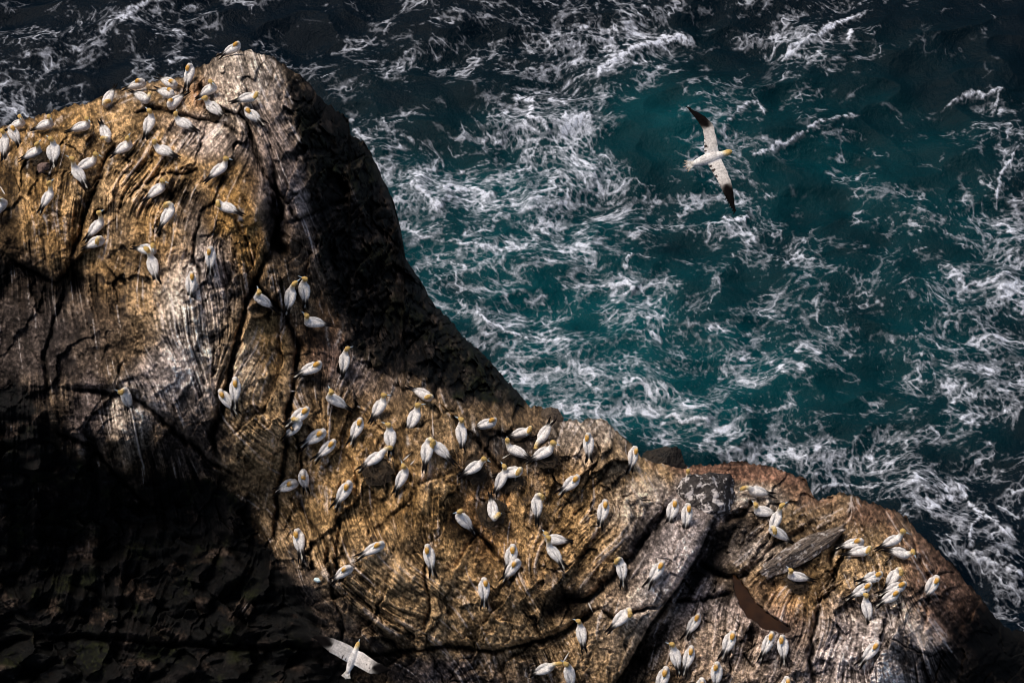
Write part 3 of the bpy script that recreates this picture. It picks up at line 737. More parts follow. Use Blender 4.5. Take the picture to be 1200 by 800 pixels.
brk = fbm(qx / 1.3, qy / 1.0, 4, 133, .6)
FB = [(880,400,220,90,0,.22),(1010,260,120,60,0,.14),(300,60,120,40,0,.10),(700,470,160,60,0,.2),(820,400,330,150,0,.16),(640,330,220,180,0,.14),(60,70,80,55,30,.42),(15,135,36,30,0,.6),(190,20,60,26,15,.5),(235,70,60,28,20,.34),(170,75,30,30,0,.3),(380,70,40,12,30,.2),
 (470,80,50,24,-10,.5),(560,45,70,30,0,.34),(660,60,80,46,35,.72),(710,30,60,25,20,.6),(650,110,34,26,0,.75),(615,150,50,34,0,.8),(655,185,55,40,0,.95),(690,140,40,40,0,.85),(750,75,40,26,30,.55),
 (665,235,75,42,0,.75),(740,250,44,28,-20,.5),(560,225,60,22,-10,.8),(470,200,56,50,0,.72),(500,245,55,28,0,.85),(540,285,90,26,-10,.6),(640,290,60,30,0,.5),(720,330,55,28,-20,.75),(620,395,90,30,-20,.6),(700,430,60,30,-30,.7),(570,340,60,30,-30,.4),
 (600,440,60,22,-45,.7),(770,490,90,28,0,.5),(960,20,100,32,15,.75),(950,65,55,30,0,.6),(830,160,50,40,0,.35),(870,210,60,40,0,.42),(900,285,70,24,-35,.5),(965,160,60,12,22,.5),(1150,140,50,20,30,.42),(1190,220,20,60,0,.6),
 (1090,260,70,34,0,.34),(1150,350,55,34,-20,.75),(1180,300,30,44,0,.75),(1150,430,55,55,0,.6),(1190,460,30,60,0,.6),(1110,490,60,30,0,.5),(1010,545,90,30,-20,.8),(1100,575,66,40,-40,.85),(1150,630,55,50,0,.6),(1180,690,34,50,0,.65),
 (900,510,70,26,0,.55),(840,528,70,14,0,.5),(940,430,60,20,20,.35),(860,400,80,30,0,.3),(1000,350,90,40,0,.25),(950,572,24,14,0,.9),(655,478,44,14,-25,.8),(430,160,14,24,-25,.7),(520,340,16,40,35,.4),(-60,120,80,60,0,.5),(1300,400,120,200,0,.6),(600,-60,300,40,0,.35)]
den = np.full(SU.shape, .30, f32) + .12 * big
for (u, v, ru, rv, rot, a) in FB:
    den = np.maximum(den, a * np.exp(-.5 * ell(SU, SV, u, v, ru, rv, rot) ** 2 * 1.3) + .20 * 1) if False else den + .44 * a * np.exp(-.9 * ell(SU, SV, u, v, ru, rv, rot) ** 2)
for (u, v, ru, rv, a) in [(1110,60,110,70,.22),(40,10,60,20,.1),(960,240,60,30,.12),(640,100,26,14,.35),(760,150,60,34,.35),(1080,130,60,70,.12),(950,330,70,20,.1),(1000,460,70,30,.1),(330,30,80,24,.15),(1190,520,40,40,.2),(1090,530,30,10,.2),(670,380,50,14,.1)]:
    den -= a * np.exp(-ell(SU, SV, u, v, ru, rv, 0) ** 2)
den = np.clip(den + .12 * bl, 0, 1.15)
dd_ = np.clip(den - .06, 0, 1)
fr = ridge(qx / 2.6, qy / 2.0, 4, 151, 12)
fr2 = ridge(qx / 1.05, qy / .8, 3, 157, 10)
fr3 = ridge(qx / .45, qy / .36, 2, 159, 8)
cut = .15 + .85 * sst(-.2, .2, brk)
g1 = sst(.50 - .40 * dd_, 1.0 - .10 * dd_, fr) * cut
g2 = sst(.62 - .40 * dd_, 1.0 - .15 * dd_, fr2) * sst(-.25, .25, bl + dd_ - .2) * cut
g3 = sst(.60 - .20 * dd_, 1.0, fr3) * sst(-.1, .3, brk + .5 * bl + .5 * dd_ - .2)
k1 = web1 * sst(-.30, .25, brk + .9 * dd_ - .25) * .9
k2 = web2 * sst(-.35, .35, bl + .6 * brk + 1.1 * dd_ - .32) * .75
k3 = web3 * sst(-.20, .35, .8 * brk - .3 * bl + 1.1 * dd_ - .50) * .7
lace = 1 - (1 - .75 * g1) * (1 - .45 * g2) * (1 - .3 * g3) * (1 - k1) * (1 - k2) * (1 - k3)
lace *= (.55 + .45 * sst(-.3, .3, brk + .5 * fine)) * (.26 + .74 * sst(-.45, .50, den - .30 + .8 * bl + .3 * brk))
milk = sst(.50, 1.15, den + .7 * bl + .25 * brk) * (.26 + .5 * brk + .25 * fine + .25 * (fr2 - .3))
spk = sst(.22, .40, fine + .12 * den + .25 * brk) * sst(-.1, .4, den + .6 * bl - .05) * .4
foam = np.clip(lace * (.30 + .30 * dd_ ** 1.5) + np.clip(milk, 0, 1) * (.30 + .22 * dd_) + spk * .38 * sst(.15, .5, dd_) - .02, 0, 1)
foam = foam + 1.1 * foam * sst(.45, 1.0, g1 * (.5 + dd_) + .7 * brk + .3 * bl) * (1 - foam)
CR = [([(693,95),(705,80),(725,66),(750,52),(775,44),(800,43),(818,52)],3.2,1),([(598,133),(608,121),(625,125),(622,140),(620,150),(640,157),(650,165)],2.6,.9),([(650,168),(675,150),(697,146)],5,.8),
 ([(515,228),(530,217),(560,220),(582,235)],3.6,1),([(477,222),(490,226),(505,240),(522,250)],5,.8),([(872,186),(900,180),(930,168),(960,150),(985,136),(1012,134)],1.2,.75),
 ([(912,72),(925,60),(950,46),(990,28),(1020,15)],1.8,.85),([(840,175),(866,132),(888,125),(898,145)],1.3,.6),([(845,255),(855,260),(882,258)],1.4,.9),([(1102,128),(1130,116),(1172,112),(1162,140)],1.3,.6),
 ([(1165,250),(1170,212),(1198,168)],1.6,.7),([(1108,308),(1130,340),(1160,335),(1195,320)],1.8,.7),([(555,365),(570,386),(600,396),(640,401),(690,411)],1.8,.8),([(708,336),(735,330),(746,342)],2,.9),([(738,295),(730,318)],1.4,.8),
 ([(780,487),(800,497),(838,500)],1.4,.8),([(1120,560),(1135,590),(1190,640)],2,.7),([(1137,648),(1135,622),(1152,606)],2,.8),([(1137,648),(1150,657),(1180,667),(1205,674)],2.4,.8),([(950,575),(990,562),(1040,572)],1.8,.6),
 ([(1060,560),(1095,582),(1130,588)],2,.7),([(140,38),(155,18),(175,6),(200,2)],1.8,.6),([(612,250),(640,245),(662,232)],2,.7),([(515,285),(560,292),(610,302)],1.5,.7),([(690,220),(700,200),(705,195)],2,.6),([(565,170),(572,160),(590,172)],1.4,.6),([(640,505),(652,492)],2,.6),([(410,142),(425,160),(440,185),(455,215)],2.2,.5),([(1000,40),(992,55)],1.8,.8)]
# regular-grid window for strokes
iv0 = int(np.searchsorted(sv, -60)); iu0 = int(np.searchsorted(su, -80))
winU = SU[iv0:iv0 + 861, iu0:iu0 + 1361]; winV = SV[iv0:iv0 + 861, iu0:iu0 + 1361]
crest = np.zeros(winU.shape, f32); bump = np.zeros(winU.shape, f32)
wbx = 5 * perlin(winU / 15, winV / 15, 71) + 2.5 * perlin(winU / 5, winV / 5, 72); wby = 5 * perlin(winU / 15, winV / 15, 73) + 2.5 * perlin(winU / 5, winV / 5, 74)
bw = brk[iv0:iv0 + 861, iu0:iu0 + 1361]; fw = fine[iv0:iv0 + 861, iu0:iu0 + 1361]; w2w = web2[iv0:iv0 + 861, iu0:iu0 + 1361]
for pts, w, s in CR:
    r = seg_field(winU, winV, pts, 60)
    if r is None: continue
    sl, d, side, tt = r; P = np.array(pts, f32)
    wu = winU[sl] + wbx[sl] * .7; wv = winV[sl] + wby[sl] * .7
    best = np.full(wu.shape, 1e9, f32); sd = np.zeros(wu.shape, f32)
    for k in range(len(P) - 1):
        a = P[k]; dd = P[k + 1] - a; L2_ = float(dd @ dd) + 1e-9; t = np.clip(((wu - a[0]) * dd[0] + (wv - a[1]) * dd[1]) / L2_, 0, 1)
        q = np.hypot(wu - a[0] - t * dd[0], wv - a[1] - t * dd[1]); cr = dd[0] * (wv - a[1]) - dd[1] * (wu - a[0])
        m = q < best; best = np.where(m, q, best); sd = np.where(m, np.sign(cr), sd)
    tap = sst(0, .15, tt) * sst(1, .85, tt) * .85 + .15
    core = np.exp(-(best / (w * 1.15 * (.7 + 1.0 * np.clip(fw[sl] + .3, 0, 1)) * (.5 + tap * .5))) ** 2) * s * tap * np.clip(.66 + 1.2 * fw[sl] + .6 * bw[sl], .0, 1)
    trail = np.exp(-best / (w * 5)) * np.clip(.25 + w2w[sl] * .5 + bw[sl] * .8 + .5 * fw[sl], 0, 1) * .6 * s * (sd > 0) * tap
    crest[sl] = np.maximum(crest[sl], np.clip(core * 1.2 + trail, 0, 1))
    bump[sl] += .20 * s * tap * np.exp(-(best / 22) ** 2) * np.where(sd > 0, np.exp(-best / 10), 1)
foam[iv0:iv0 + 861, iu0:iu0 + 1361] = np.maximum(foam[iv0:iv0 + 861, iu0:iu0 + 1361], crest)
inner = sst(3000, 1800, np.abs(SU - 600)) * sst(-2300, -900, SV)
swell = (.85 * fbm(SX / 7.5, SY / 5.0, 3, 141) + .20 * (1 - np.abs(fbm(SX / 4, SY / 3, 2, 145)) * 3) + .07 * fbm(SX / 1.3, SY / 1.1, 3, 147))
swell = swell * inner + .02 * foam
swell[iv0:iv0 + 861, iu0:iu0 + 1361] += bump
teal = np.zeros(SU.shape, f32)
for (u, v, ru, rv, a) in [(600,360,200,150,1.1),(880,430,260,120,.75),(900,200,210,120,.55),(1080,280,120,160,.35),(760,150,80,60,.45),(1160,330,70,70,.4),(700,500,160,60,.5),(960,190,40,20,.4),(500,220,120,100,.4),(1130,500,60,30,.3)]:
    teal += a * np.exp(-ell(SU, SV, u, v, ru, rv, 0) ** 2 * .9)
teal = np.clip(teal * (.80 + .7 * big + .5 * bl) * .82 + .03, 0, 1.0)[..., None]
navy = np.array((.0006, .0022, .0055), f32); tealc = np.array((.0006, .038, .047), f32)
SC = navy * (1 - np.clip(teal, 0, 1)) + tealc * teal
sme = grid_mesh('sea', SX, SY, swell.astype(f32)); col_attr(sme, 'Col', SC); flt_attr(sme, 'Foam', np.clip(1.25 * np.clip(foam - .07, 0, 1) ** 1.15, 0, 1))
sea = link('sea', sme, M_SEA); sea['kind'] = 'structure'
#@@BIRDS
# ------------------------------------------------------------------ BIRDS
WHT = (.72, .68, .65); WNG = (.60, .565, .54); CRM = (.72, .60, .38); ORG = (.62, .33, .07); GLD = (.56, .37, .13); GLP = (.62, .42, .16); BLK = (.005, .004, .004); DRK = (.06, .045, .04); TL = (.50, .46, .40)
def feather_mat():
    m, N, L, B = nmat('plumage')
    at = N.new('ShaderNodeAttribute'); at.attribute_name = 'Col'
    n1 = noise_n(N, L, 26, 4, .6); n2 = noise_n(N, L, 9, 3, .6)
    f = mathn(N, L, 'MULTIPLY', maprange(N, L, n1, .38, .56, .74, 1.05), maprange(N, L, n2, .38, .58, .74, 1.06))
    L.new(scale_col(N, L, at.outputs['Color'], f), B.inputs['Base Color']); B.inputs['Roughness'].default_value = .9
    B.inputs['Specular IOR Level'].default_value = .04
    bp = N.new('ShaderNodeBump'); bp.inputs['Strength'].default_value = .6; bp.inputs['Distance'].default_value = .012
    L.new(n1, bp.inputs['Height']); L.new(bp.outputs[0], B.inputs['Normal'])
    return m
M_FEA = feather_mat()
def plain(name, c, rough=.5):
    m, N, L, B = nmat(name); n = noise_n(N, L, 30, 3)
    rgb = N.new('ShaderNodeRGB'); rgb.outputs[0].default_value = (*c, 1)
    L.new(scale_col(N, L, rgb.outputs[0], maprange(N, L, n, .3, .7, .75, 1.2)), B.inputs['Base Color']); B.inputs['Roughness'].default_value = rough
    return m
M_BEAK = plain('beak_horn', (.30, .36, .40), .4); M_EYE = plain('eye', (.30, .42, .50), .1); M_FOOT = plain('webbed_foot', (.03, .03, .028), .6)

def tube(rings, ref=(0, 1, 0), seg=14):
    """rings: x,y,z,rw,rh,colour -> verts, faces, samples for colouring"""
    P = [Vector(r[:3]) for r in rings]; vs = []; fs = []; ref = Vector(ref)
    for i, r in enumerate(rings):
        t = (P[min(i + 1, len(P) - 1)] - P[max(i - 1, 0)]).normalized()
        s = (ref - t * ref.dot(t)).normalized(); u = t.cross(s)
        for k in range(seg):
            a = 2 * math.pi * k / seg
            vs.append(P[i] + s * (r[3] * math.cos(a)) + u * (r[4] * math.sin(a)))
    for i in range(len(rings) - 1):
        for k in range(seg):
            fs.append((i * seg + k, i * seg + (k + 1) % seg, (i + 1) * seg + (k + 1) % seg, (i + 1) * seg + k))
    fs.append(tuple(range(seg))[::-1]); fs.append(tuple((len(rings) - 1) * seg + k for k in range(seg)))
    sm = []
    for i in range(len(rings) - 1):
        a, b = rings[i], rings[i + 1]
        for q in range(5):
            t = q / 4
            c = [a[5][j] * (1 - t) + b[5][j] * t for j in range(3)]
            sm.append([a[j] * (1 - t) + b[j] * t for j in range(3)] + [max(.012, math.sqrt(max(a[3] * (1 - t) + b[3] * t, .01) * max(a[4] * (1 - t) + b[4] * t, .01)))] + c)
    return vs, fs, sm

def fuse(name, tubes, voxel=.013, flecks=0, smooth=3):
    vs, fs, sm = [], [], []
    for t in tubes:
        o = len(vs); vs += [tuple(v) for v in t[0]]; fs += [tuple(i + o for i in f) for f in t[1]]; sm += t[2]
    me = bpy.data.meshes.new(name + '_src'); me.from_pydata(vs, [], fs); me.update()
    o = bpy.data.objects.new('tmp', me); C.objects.link(o)
    m = o.modifiers.new('r', 'REMESH'); m.mode = 'VOXEL'; m.voxel_size = voxel
    m2 = o.modifiers.new('s', 'SMOOTH'); m2.iterations = smooth; m2.factor = .5
    dg = bpy.context.evaluated_depsgraph_get(); dg.update()
    out = bpy.data.meshes.new_from_object(o.evaluated_get(dg)); out.name = name
    bpy.data.objects.remove(o); bpy.data.meshes.remove(me)
    n = len(out.vertices); co = np.empty(n * 3, f32); out.vertices.foreach_get('co', co); co = co.reshape(-1, 3)
    S = np.array(sm, f32)
    d = np.sqrt(((co[:, None] - S[None, :, :3]) ** 2).sum(-1)) / S[None, :, 3]
    w = 1 / (d + .05) ** 8; w /= w.sum(1, keepdims=True); col = w @ S[:, 4:7]
    if flecks:
        k = (perlin(co[:, 0] * 26, co[:, 1] * 26, 3) + perlin(co[:, 0] * 11, co[:, 1] * 14, 4) > .95 - flecks) & ((co[:, 2] > .13) | (np.abs(co[:, 1]) > .2)) & (col[:, 2] > .6)
        col[k] = DRK
    out.polygons.foreach_set('use_smooth', np.ones(len(out.polygons), bool))
    while out.attributes.get('Col'): out.attributes.remove(out.attributes['Col'])
    col_attr(out, 'Col', np.ascontiguousarray(col, f32)); out.materials.clear(); out.materials.append(M_FEA)
    return out

def body_tubes(lift=0.0, loose=0.0, fork=1.0):
    z = lift; T = []
    T.append(tube([(-.34,0,.12+z,.03,.025,TL),(-.27,0,.125+z,.07,.055,WHT),(-.16,0,.135+z,.098,.092,WHT),(-.03,0,.145+z,.122,.116,WHT),(.09,0,.15+z,.130,.124,WHT),(.19,0,.165+z,.110,.112,WHT),(.26,0,.18+z,.07,.075,WHT),(.29,0,.185+z,.02,.02,WHT)]))
    T.append(tube([(-.26,0,.12+z,.05,.025,WHT),(-.36,0,.105+z,.055,.016,TL),(-.47,0,.09+z,.032,.012,TL),(-.54,0,.085+z,.010,.010,TL)]))
    for s in (1, -1):
        y = s * (1 + loose)
        T.append(tube([(.19,.075*y,.200+z,.04,.045,WHT),(.10,.092*y,.205+z,.070,.082,WHT),(-.05,.090*y,.205+z,.078,.086,WHT),(-.18,.070*y,.195+z,.068,.066,WNG),(-.24,.055*y,.182+z,.050,.044,WNG),(-.265,.052*y,.176+z,.047,.040,BLK),(-.40,.042*y*fork,.150+z,.042,.026,BLK),(-.52,.026*y*fork*2.6,.125+z,.028,.019,BLK),(-.62,.018*y*fork*4,.115+z,.012,.011,BLK)]))
    return T
def head_tubes(pose):
    """returns tubes, beak base, beak direction"""
    side = -1 if pose.endswith('R') else 1
    k = pose[0]
    if k == 'T':
        y = .035 * side
        return [tube([(.18,0,.20,.10,.09,WHT),(.235,0,.27,.085,.078,WHT),(.215,y*.5,.325,.072,.066,WHT),(.16,y,.345,.062,.056,CRM)]),
                tube([(.19,y*.8,.335,.03,.03,WHT),(.155,y,.345,.066,.060,ORG),(.10,y*1.1,.345,.068,.060,ORG),(.045,y*1.2,.32,.048,.044,ORG),(.01,y*1.2,.30,.018,.018,GLP)])], Vector((.025, y * 1.2, .31)), Vector((-.9, .25 * side, -.42))
    if k == 'P':
        return [tube([(.19,0,.21,.10,.09,WHT),(.25,.01*side,.29,.078,.075,WHT),(.255,.06*side,.365,.064,.062,CRM),(.21,.12*side,.385,.060,.060,GLP)]),
                tube([(.25,.08*side,.385,.035,.035,GLP),(.20,.135*side,.365,.072,.068,GLD),(.155,.165*side,.31,.064,.060,GLD),(.13,.18*side,.265,.032,.032,GLD)])], Vector((.135, .178 * side, .275)), Vector((-.55, .05 * side, -.8))
    if k == 'D':
        return [tube([(.19,0,.20,.105,.095,WHT),(.29,0,.27,.080,.078,WHT),(.38,0,.295,.064,.062,CRM),(.45,0,.28,.060,.060,GLP)]),
                tube([(.42,0,.295,.045,.045,GLP),(.485,.01*side,.26,.070,.066,GLD),(.54,.015*side,.20,.060,.056,GLD),(.565,.02*side,.155,.028,.028,GLD)])], Vector((.555, .018 * side, .165)), Vector((.30, .05 * side, -.95))
    # upright family: U (calm), A (tall alert), W (wings loose)
    hz = {'U': .43, 'A': .54, 'B': .43, 'W': .45}[k]
    yaw = {'U': 0, 'A': 0, 'B': 2.4, 'W': 0}[k]
    if len(pose) > 1 and pose[1] in 'LR': yaw = {'U': 1.0, 'A': .7, 'B': 2.3, 'W': .8}[k] * side
    cx = .275 if k != 'A' else .295
    c, s = math.cos(yaw), math.sin(yaw); el = .5 if k == 'A' else -.12
    nk = [(.18,0,.20,.105,.095,WHT),(.24,0,.27,.082,.080,WHT),(cx,0,(hz+.27)/2,.064,.064,CRM),(cx,0,hz-.03,.058,.058,GLP),(cx,0,hz,.045,.045,GLD)]
    hd = [(cx-.06*c,-.06*s,hz,.030,.030,GLD),(cx-.02*c,-.02*s,hz+.01,.070,.068,GLD),(cx+.045*c,.045*s,hz+.01+.04*el,.067,.062,GLD),(cx+.10*c,.10*s,hz+.09*el,.044,.038,GLD),(cx+.13*c,.13*s,hz+.12*el,.018,.018,GLP)]
    return [tube(nk), tube(hd, ref=(-s, c, 0))], Vector((cx + .115 * c, .115 * s, hz + .105 * el)), Vector((c, s, el)).normalized()

def beak_mesh(p, d, ln=.12):
    d = d.normalized(); s = d.orthogonal().normalized(); u = d.cross(s); vs = []; fs = []
    R = [(0, .024), (.35, .018), (.75, .011), (1, .003)]
    for t, r in R:
        for k in range(8):
            a = 2 * math.pi * k / 8; vs.append(tuple(p + d * (ln * t) + s * (r * math.cos(a)) + u * (r * math.sin(a)) - Vector((0, 0, .008 * t * t))))
    for i in range(3):
        for k in range(8): fs.append((i*8+k, i*8+(k+1)%8, (i+1)*8+(k+1)%8, (i+1)*8+k))
    me = bpy.data.meshes.new('beak'); me.from_pydata(vs, [], fs + [tuple(range(24, 32))]); me.materials.append(M_BEAK); return me
def ball(p, r):
    import bmesh
    bm = bmesh.new(); bmesh.ops.create_icosphere(bm, subdivisions=1, radius=r, matrix=Matrix.Translation(p)); me = bpy.data.meshes.new('eye'); bm.to_mesh(me); bm.free(); me.materials.append(M_EYE); return me

_cache = {}
def bird_kit(pose, fleck):
    key = (pose, fleck)
    if key not in _cache:
        ht, bp_, bd = head_tubes(pose)
        loose = .35 if pose[0] == 'W' else 0
        me = fuse('gannet_body', body_tubes(loose=loose, fork=random.choice((.6, 1, 1.4))) + ht, flecks=.22 if fleck else 0)
        n_ = len(me.vertices); co = np.empty(n_ * 3, f32); me.vertices.foreach_get('co', co); co = co.reshape(-1, 3)
        cc = np.empty(n_ * 4, f32); me.attributes['Col'].data.foreach_get('color', cc); cc = cc.reshape(-1, 4)
        w_ = np.abs(co[:, 1]) - (.030 + .12 * np.clip(co[:, 0] + .15, 0, 1)); fold = np.exp(-(w_ / .011) ** 2) * (co[:, 2] > .17) * (co[:, 0] < .15) * (co[:, 0] > -.26)
        w2 = np.abs(co[:, 2] - .135 + .15 * (co[:, 0])); fold = np.maximum(fold, .8 * np.exp(-(w2 / .012) ** 2) * (np.abs(co[:, 1]) > .06) * (co[:, 0] < .12) * (co[:, 0] > -.24))
        fold = fold * (.55 + .9 * perlin(co[:, 0] * 12, co[:, 1] * 30, 12)); cc[:, :3] *= (1 - .45 * np.clip(fold, 0, 1))[:, None]; me.attributes['Col'].data.foreach_set('color', cc.ravel())  # crease shading along the wing folds, painted into the plumage colour
        s_ = bd.cross(Vector((0, 0, 1)));
        s_ = s_.normalized() if s_.length > .1 else Vector((0, 1, 0))
        hc = bp_ - bd * .045 + Vector((0, 0, .012))
        _cache[key] = (me, beak_mesh(bp_, bd), [ball(hc + s_ * (.060 * q), .011) for q in (1, -1)])
    return _cache[key]

GROUP = 'gannets resting on the rock'
def put_bird(u, v, pose, head, label, sc=1.0, up_z=.72, sink=.015):
    fleck = pose.endswith('s'); pose = pose.rstrip('s')
    v = v + 3.5
    a = math.radians(head); du, dv = math.cos(a), -math.sin(a)
    r = 11
    def sp(uu, vv):
        vv = max(vv, float(edge_v(np.array([uu]))[0]) + 5); return wp(uu, vv, hsamp(Hs12, uu, vv))
    Pf, Pb = sp(u + du * r, v + dv * r), sp(u - du * r, v - dv * r)
    Pl, Pr = sp(u - dv * -7, v + du * -7), sp(u + dv * -7, v + du * 7)
    hb = sorted(hsamp(Hs2, u + du * t - dv * q, v + dv * t + du * q) for t in (-9, -5, 0, 5, 9) for q in (-4, 0, 4))
    P0 = wp(u, v, max(hsamp(Hs6, u, v), .35 * hb[7] + .65 * hb[-3] - .01))
    f = (Pf - Pb).normalized()
    right = Vector((1, 0, 0)); upi = Vector((0, sP, cP)); w = Vector((0, -cP, sP))
    fi = right * math.cos(a) + upi * math.sin(a)          # heading as laid on the slope
    fz = f.dot(w) / max(.3, math.hypot(f.dot(right), f.dot(upi))); fz = max(-.45, min(.45, fz))
    f = (fi + w * fz).normalized()
    nrm = f.cross((Pl - Pr).normalized()).normalized()
    if nrm.dot(w) < 0: nrm = -nrm
    up = (nrm * (1 - up_z) + Vector((0, 0, 1)) * up_z).normalized()
    up = (up - f * up.dot(f)).normalized(); y = up.cross(f)
    M = Matrix((f, y, up)).transposed().to_4x4()
    body, beak, eyes = bird_kit(pose, fleck)
    e = bpy.data.objects.new('gannet', None); C.objects.link(e); e.empty_display_size = .1
    e.matrix_world = Matrix.Translation(P0 - up * sink + w * .03) @ M @ Matrix.Diagonal((sc * 1.06 * random.uniform(.93, 1.08), sc * 1.06 * random.uniform(.90, 1.08), sc * 1.06 * random.uniform(.95, 1.06), 1))
    tag(e, label, 'seabird', GROUP)
    b = link('body', body, None, e); link('beak', beak, None, e)
    if not pose.startswith('T'):
        for q in eyes: link('eye', q, None, e)
    return e

for b in BIRDS: put_bird(*b)
# a bird of which only the golden crown shows over the splashed boulder
# ---- flying birds
def flying(name, label, uc, vc, dist, ang_deg, wings, upv, tail, legs=False, beak_open=False):
    a = math.radians(ang_deg)
    R_ = Vector((1, 0, 0)); U_ = Vector((0, sP, cP)); W_ = Vector((0, -cP, sP))
    f = R_ * math.cos(a) + U_ * math.sin(a); up = (W_ * upv + Vector((0, 0, 1)) * (1 - upv)); up = (up - f * up.dot(f)).normalized(); y = up.cross(f)
    T = [tube([(-.36,0,0,.04,.03,TL),(-.26,0,0,.070,.055,WHT),(-.12,0,-.005,.105,.085,WHT),(.02,0,-.005,.118,.10,WHT),(.14,0,0,.105,.09,WHT),(.24,0,.005,.074,.068,WHT),(.31,0,.01,.060,.056,CRM),(.37,0,.012,.062,.056,GLD),(.42,0,.008,.054,.048,GLD),(.47,0,.0,.026,.024,GLD)])]
    for w in wings:
        rings = []
        for (x, yy, zz, ch, c) in w: rings.append((x - .03, yy, zz, ch * (1.12 if name == 'ocean' else 1.6), .016 if abs(yy) > .2 else .03, c))
        T.append(tube(rings, ref=(1, 0, 0), seg=12))
        # separate primary and secondary tips along the trailing edge
        s = 1 if w[-1][1] > 0 else -1
        for q in range(7):
            i = len(w) - 2; x0, y0, z0 = w[i][0], w[i][1], w[i][2]; xt, yt, zt = w[-1][0], w[-1][1], w[-1][2]
            t = q / 6; bx, by, bz = w[i-1][0]*(1-t)+xt*t, w[i-1][1]*(1-t)+yt*t, w[i-1][2]*(1-t)+zt*t
            T.append(tube([(bx, by, bz, .022, .009, BLK), (bx - .10 + .05 * t, by + s * .05, bz, .018, .008, BLK), (bx - .15 + .07 * t, by + s * .085, bz, .006, .006, BLK)], ref=(1, 0, 0), seg=8))
    for q in range(-tail, tail + 1):
        t = q / max(1, tail)
        T.append(tube([(-.28,.02*t,0,.025,.012,WHT),(-.42,.075*t,0,.022,.010,WHT if abs(t) < .4 else TL),(-.53 + .05 * abs(t),.12*t,0,.012,.007,TL if name != 'ocean' else (.25,.15,.10))], seg=8))
    me = fuse('gannet_body', T, voxel=.010, smooth=2, flecks=.12 if name == 'ocean' else 0)
    n_ = len(me.vertices); co = np.empty(n_ * 3, f32); me.vertices.foreach_get('co', co); co = co.reshape(-1, 3); cc = np.empty(n_ * 4, f32); me.attributes['Col'].data.foreach_get('color', cc); cc = cc.reshape(-1, 4)
    mk = (np.abs(co[:, 1]) > .14) & (cc[:, 2] > .2) & (co[:, 0] < .04) & (perlin(co[:, 0] * 9, co[:, 1] * 16, 6) > (.18 if name == 'ocean' else .55)); cc[mk, :3] = DRK
    sh = .95 + .05 * np.sin(co[:, 1] * 110 + co[:, 0] * 14); cc[:, :3] *= np.where(np.abs(co[:, 1]) > .14, sh, 1)[:, None]; me.attributes['Col'].data.foreach_set('color', cc.ravel())
    e = bpy.data.objects.new('flying_gannet', None); C.objects.link(e)
    e.matrix_world = Matrix.Translation(wp(uc, vc, D0 - dist)) @ Matrix((f, y, up)).transposed().to_4x4()
    tag(e, label, 'seabird')
    b = link('body', me, None, e)
    link('beak', beak_mesh(Vector((.445, 0, 0)), Vector((1, 0, -.05)), .10), None, e)
    for s in (1, -1): link('eye', ball(Vector((.41, .038 * s, .018)), .010), None, e)
    return e
OFFW = (.68, .62, .57)
flying('ocean', 'gannet gliding over the teal sea with black wingtips fully spread', 831, 186, 50, 18, [
  [(.10,.03,.02,.13,WHT),(.13,.18,.04,.125,OFFW),(.17,.36,.06,.115,OFFW),(.20,.55,.07,.105,OFFW),(.195,.60,.07,.102,BLK),(.13,.78,.07,.080,BLK),(.05,.92,.06,.052,BLK),(-.03,1.04,.05,.012,BLK)],
  [(.10,-.03,.02,.13,WHT),(.12,-.18,.04,.130,OFFW),(.15,-.36,.06,.120,OFFW),(.17,-.56,.07,.110,OFFW),(.17,-.61,.07,.105,BLK),(.17,-.80,.07,.082,BLK),(.17,-.97,.06,.052,BLK),(.17,-1.12,.05,.012,BLK)]], .8, 2)
flying('rock', 'gannet hovering over the dark lower crag, wings raised and tail fanned', 413, 772, 64, 70, [
  [(.10,.03,.02,.12,WHT),(.14,.18,.06,.130,OFFW),(.17,.36,.10,.125,OFFW),(.19,.56,.14,.120,OFFW),(.20,.60,.14,.115,BLK),(.22,.76,.15,.090,BLK),(.24,.92,.15,.055,BLK),(.25,1.05,.14,.012,BLK)],
  [(.10,-.03,.02,.12,WHT),(.10,-.18,.06,.125,OFFW),(.07,-.34,.10,.120,OFFW),(.04,-.52,.14,.115,OFFW),(.04,-.56,.14,.110,BLK),(.07,-.72,.15,.085,BLK),(.10,-.85,.15,.050,BLK),(.13,-.96,.14,.012,BLK)]], .75, 3)

# ------------------------------------------------------------------ loose rocks
import bmesh
def stone(name, mat, dims, seed, M, rnd=.25, amp=.12, cuts=10):
    bm = bmesh.new(); bmesh.ops.create_cube(bm, size=2)
    bmesh.ops.subdivide_edges(bm, edges=bm.edges[:], cuts=18, use_grid_fill=True)
    rg = random.Random(seed); pl = []
    for _ in range(cuts):
        n = Vector((rg.uniform(-1, 1), rg.uniform(-1, 1), rg.uniform(-1, 1))).normalized(); pl.append((n, rg.uniform(.82, 1.15)))
    co = np.array([v.co[:] for v in bm.verts], f32)
    nz = fbm(co[:, 0] * 1.6 + co[:, 2], co[:, 1] * 1.6 - co[:, 2] * .7, 5, seed, .6); st_ = fbm(co[:, 0] * 1.2, (co[:, 1] + co[:, 2]) * 7, 3, seed + 2)
    for i, v in enumerate(bm.verts):
        p = v.co.copy(); p = p.lerp(p.normalized() * 1.15, rnd)
        for n, d in pl:
            e = p.dot(n) - d
            if e > 0: p -= n * e
        p *= 1 + amp * float(nz[i]) + .04 * float(st_[i])
        v.co = Vector((p.x * dims[0], p.y * dims[1], p.z * dims[2]))
    me = bpy.data.meshes.new(name); bm.to_mesh(me); bm.free()
    me.polygons.foreach_set('use_smooth', np.zeros(len(me.polygons), bool))
    o = link(name, me, mat); o.matrix_world = M; return o
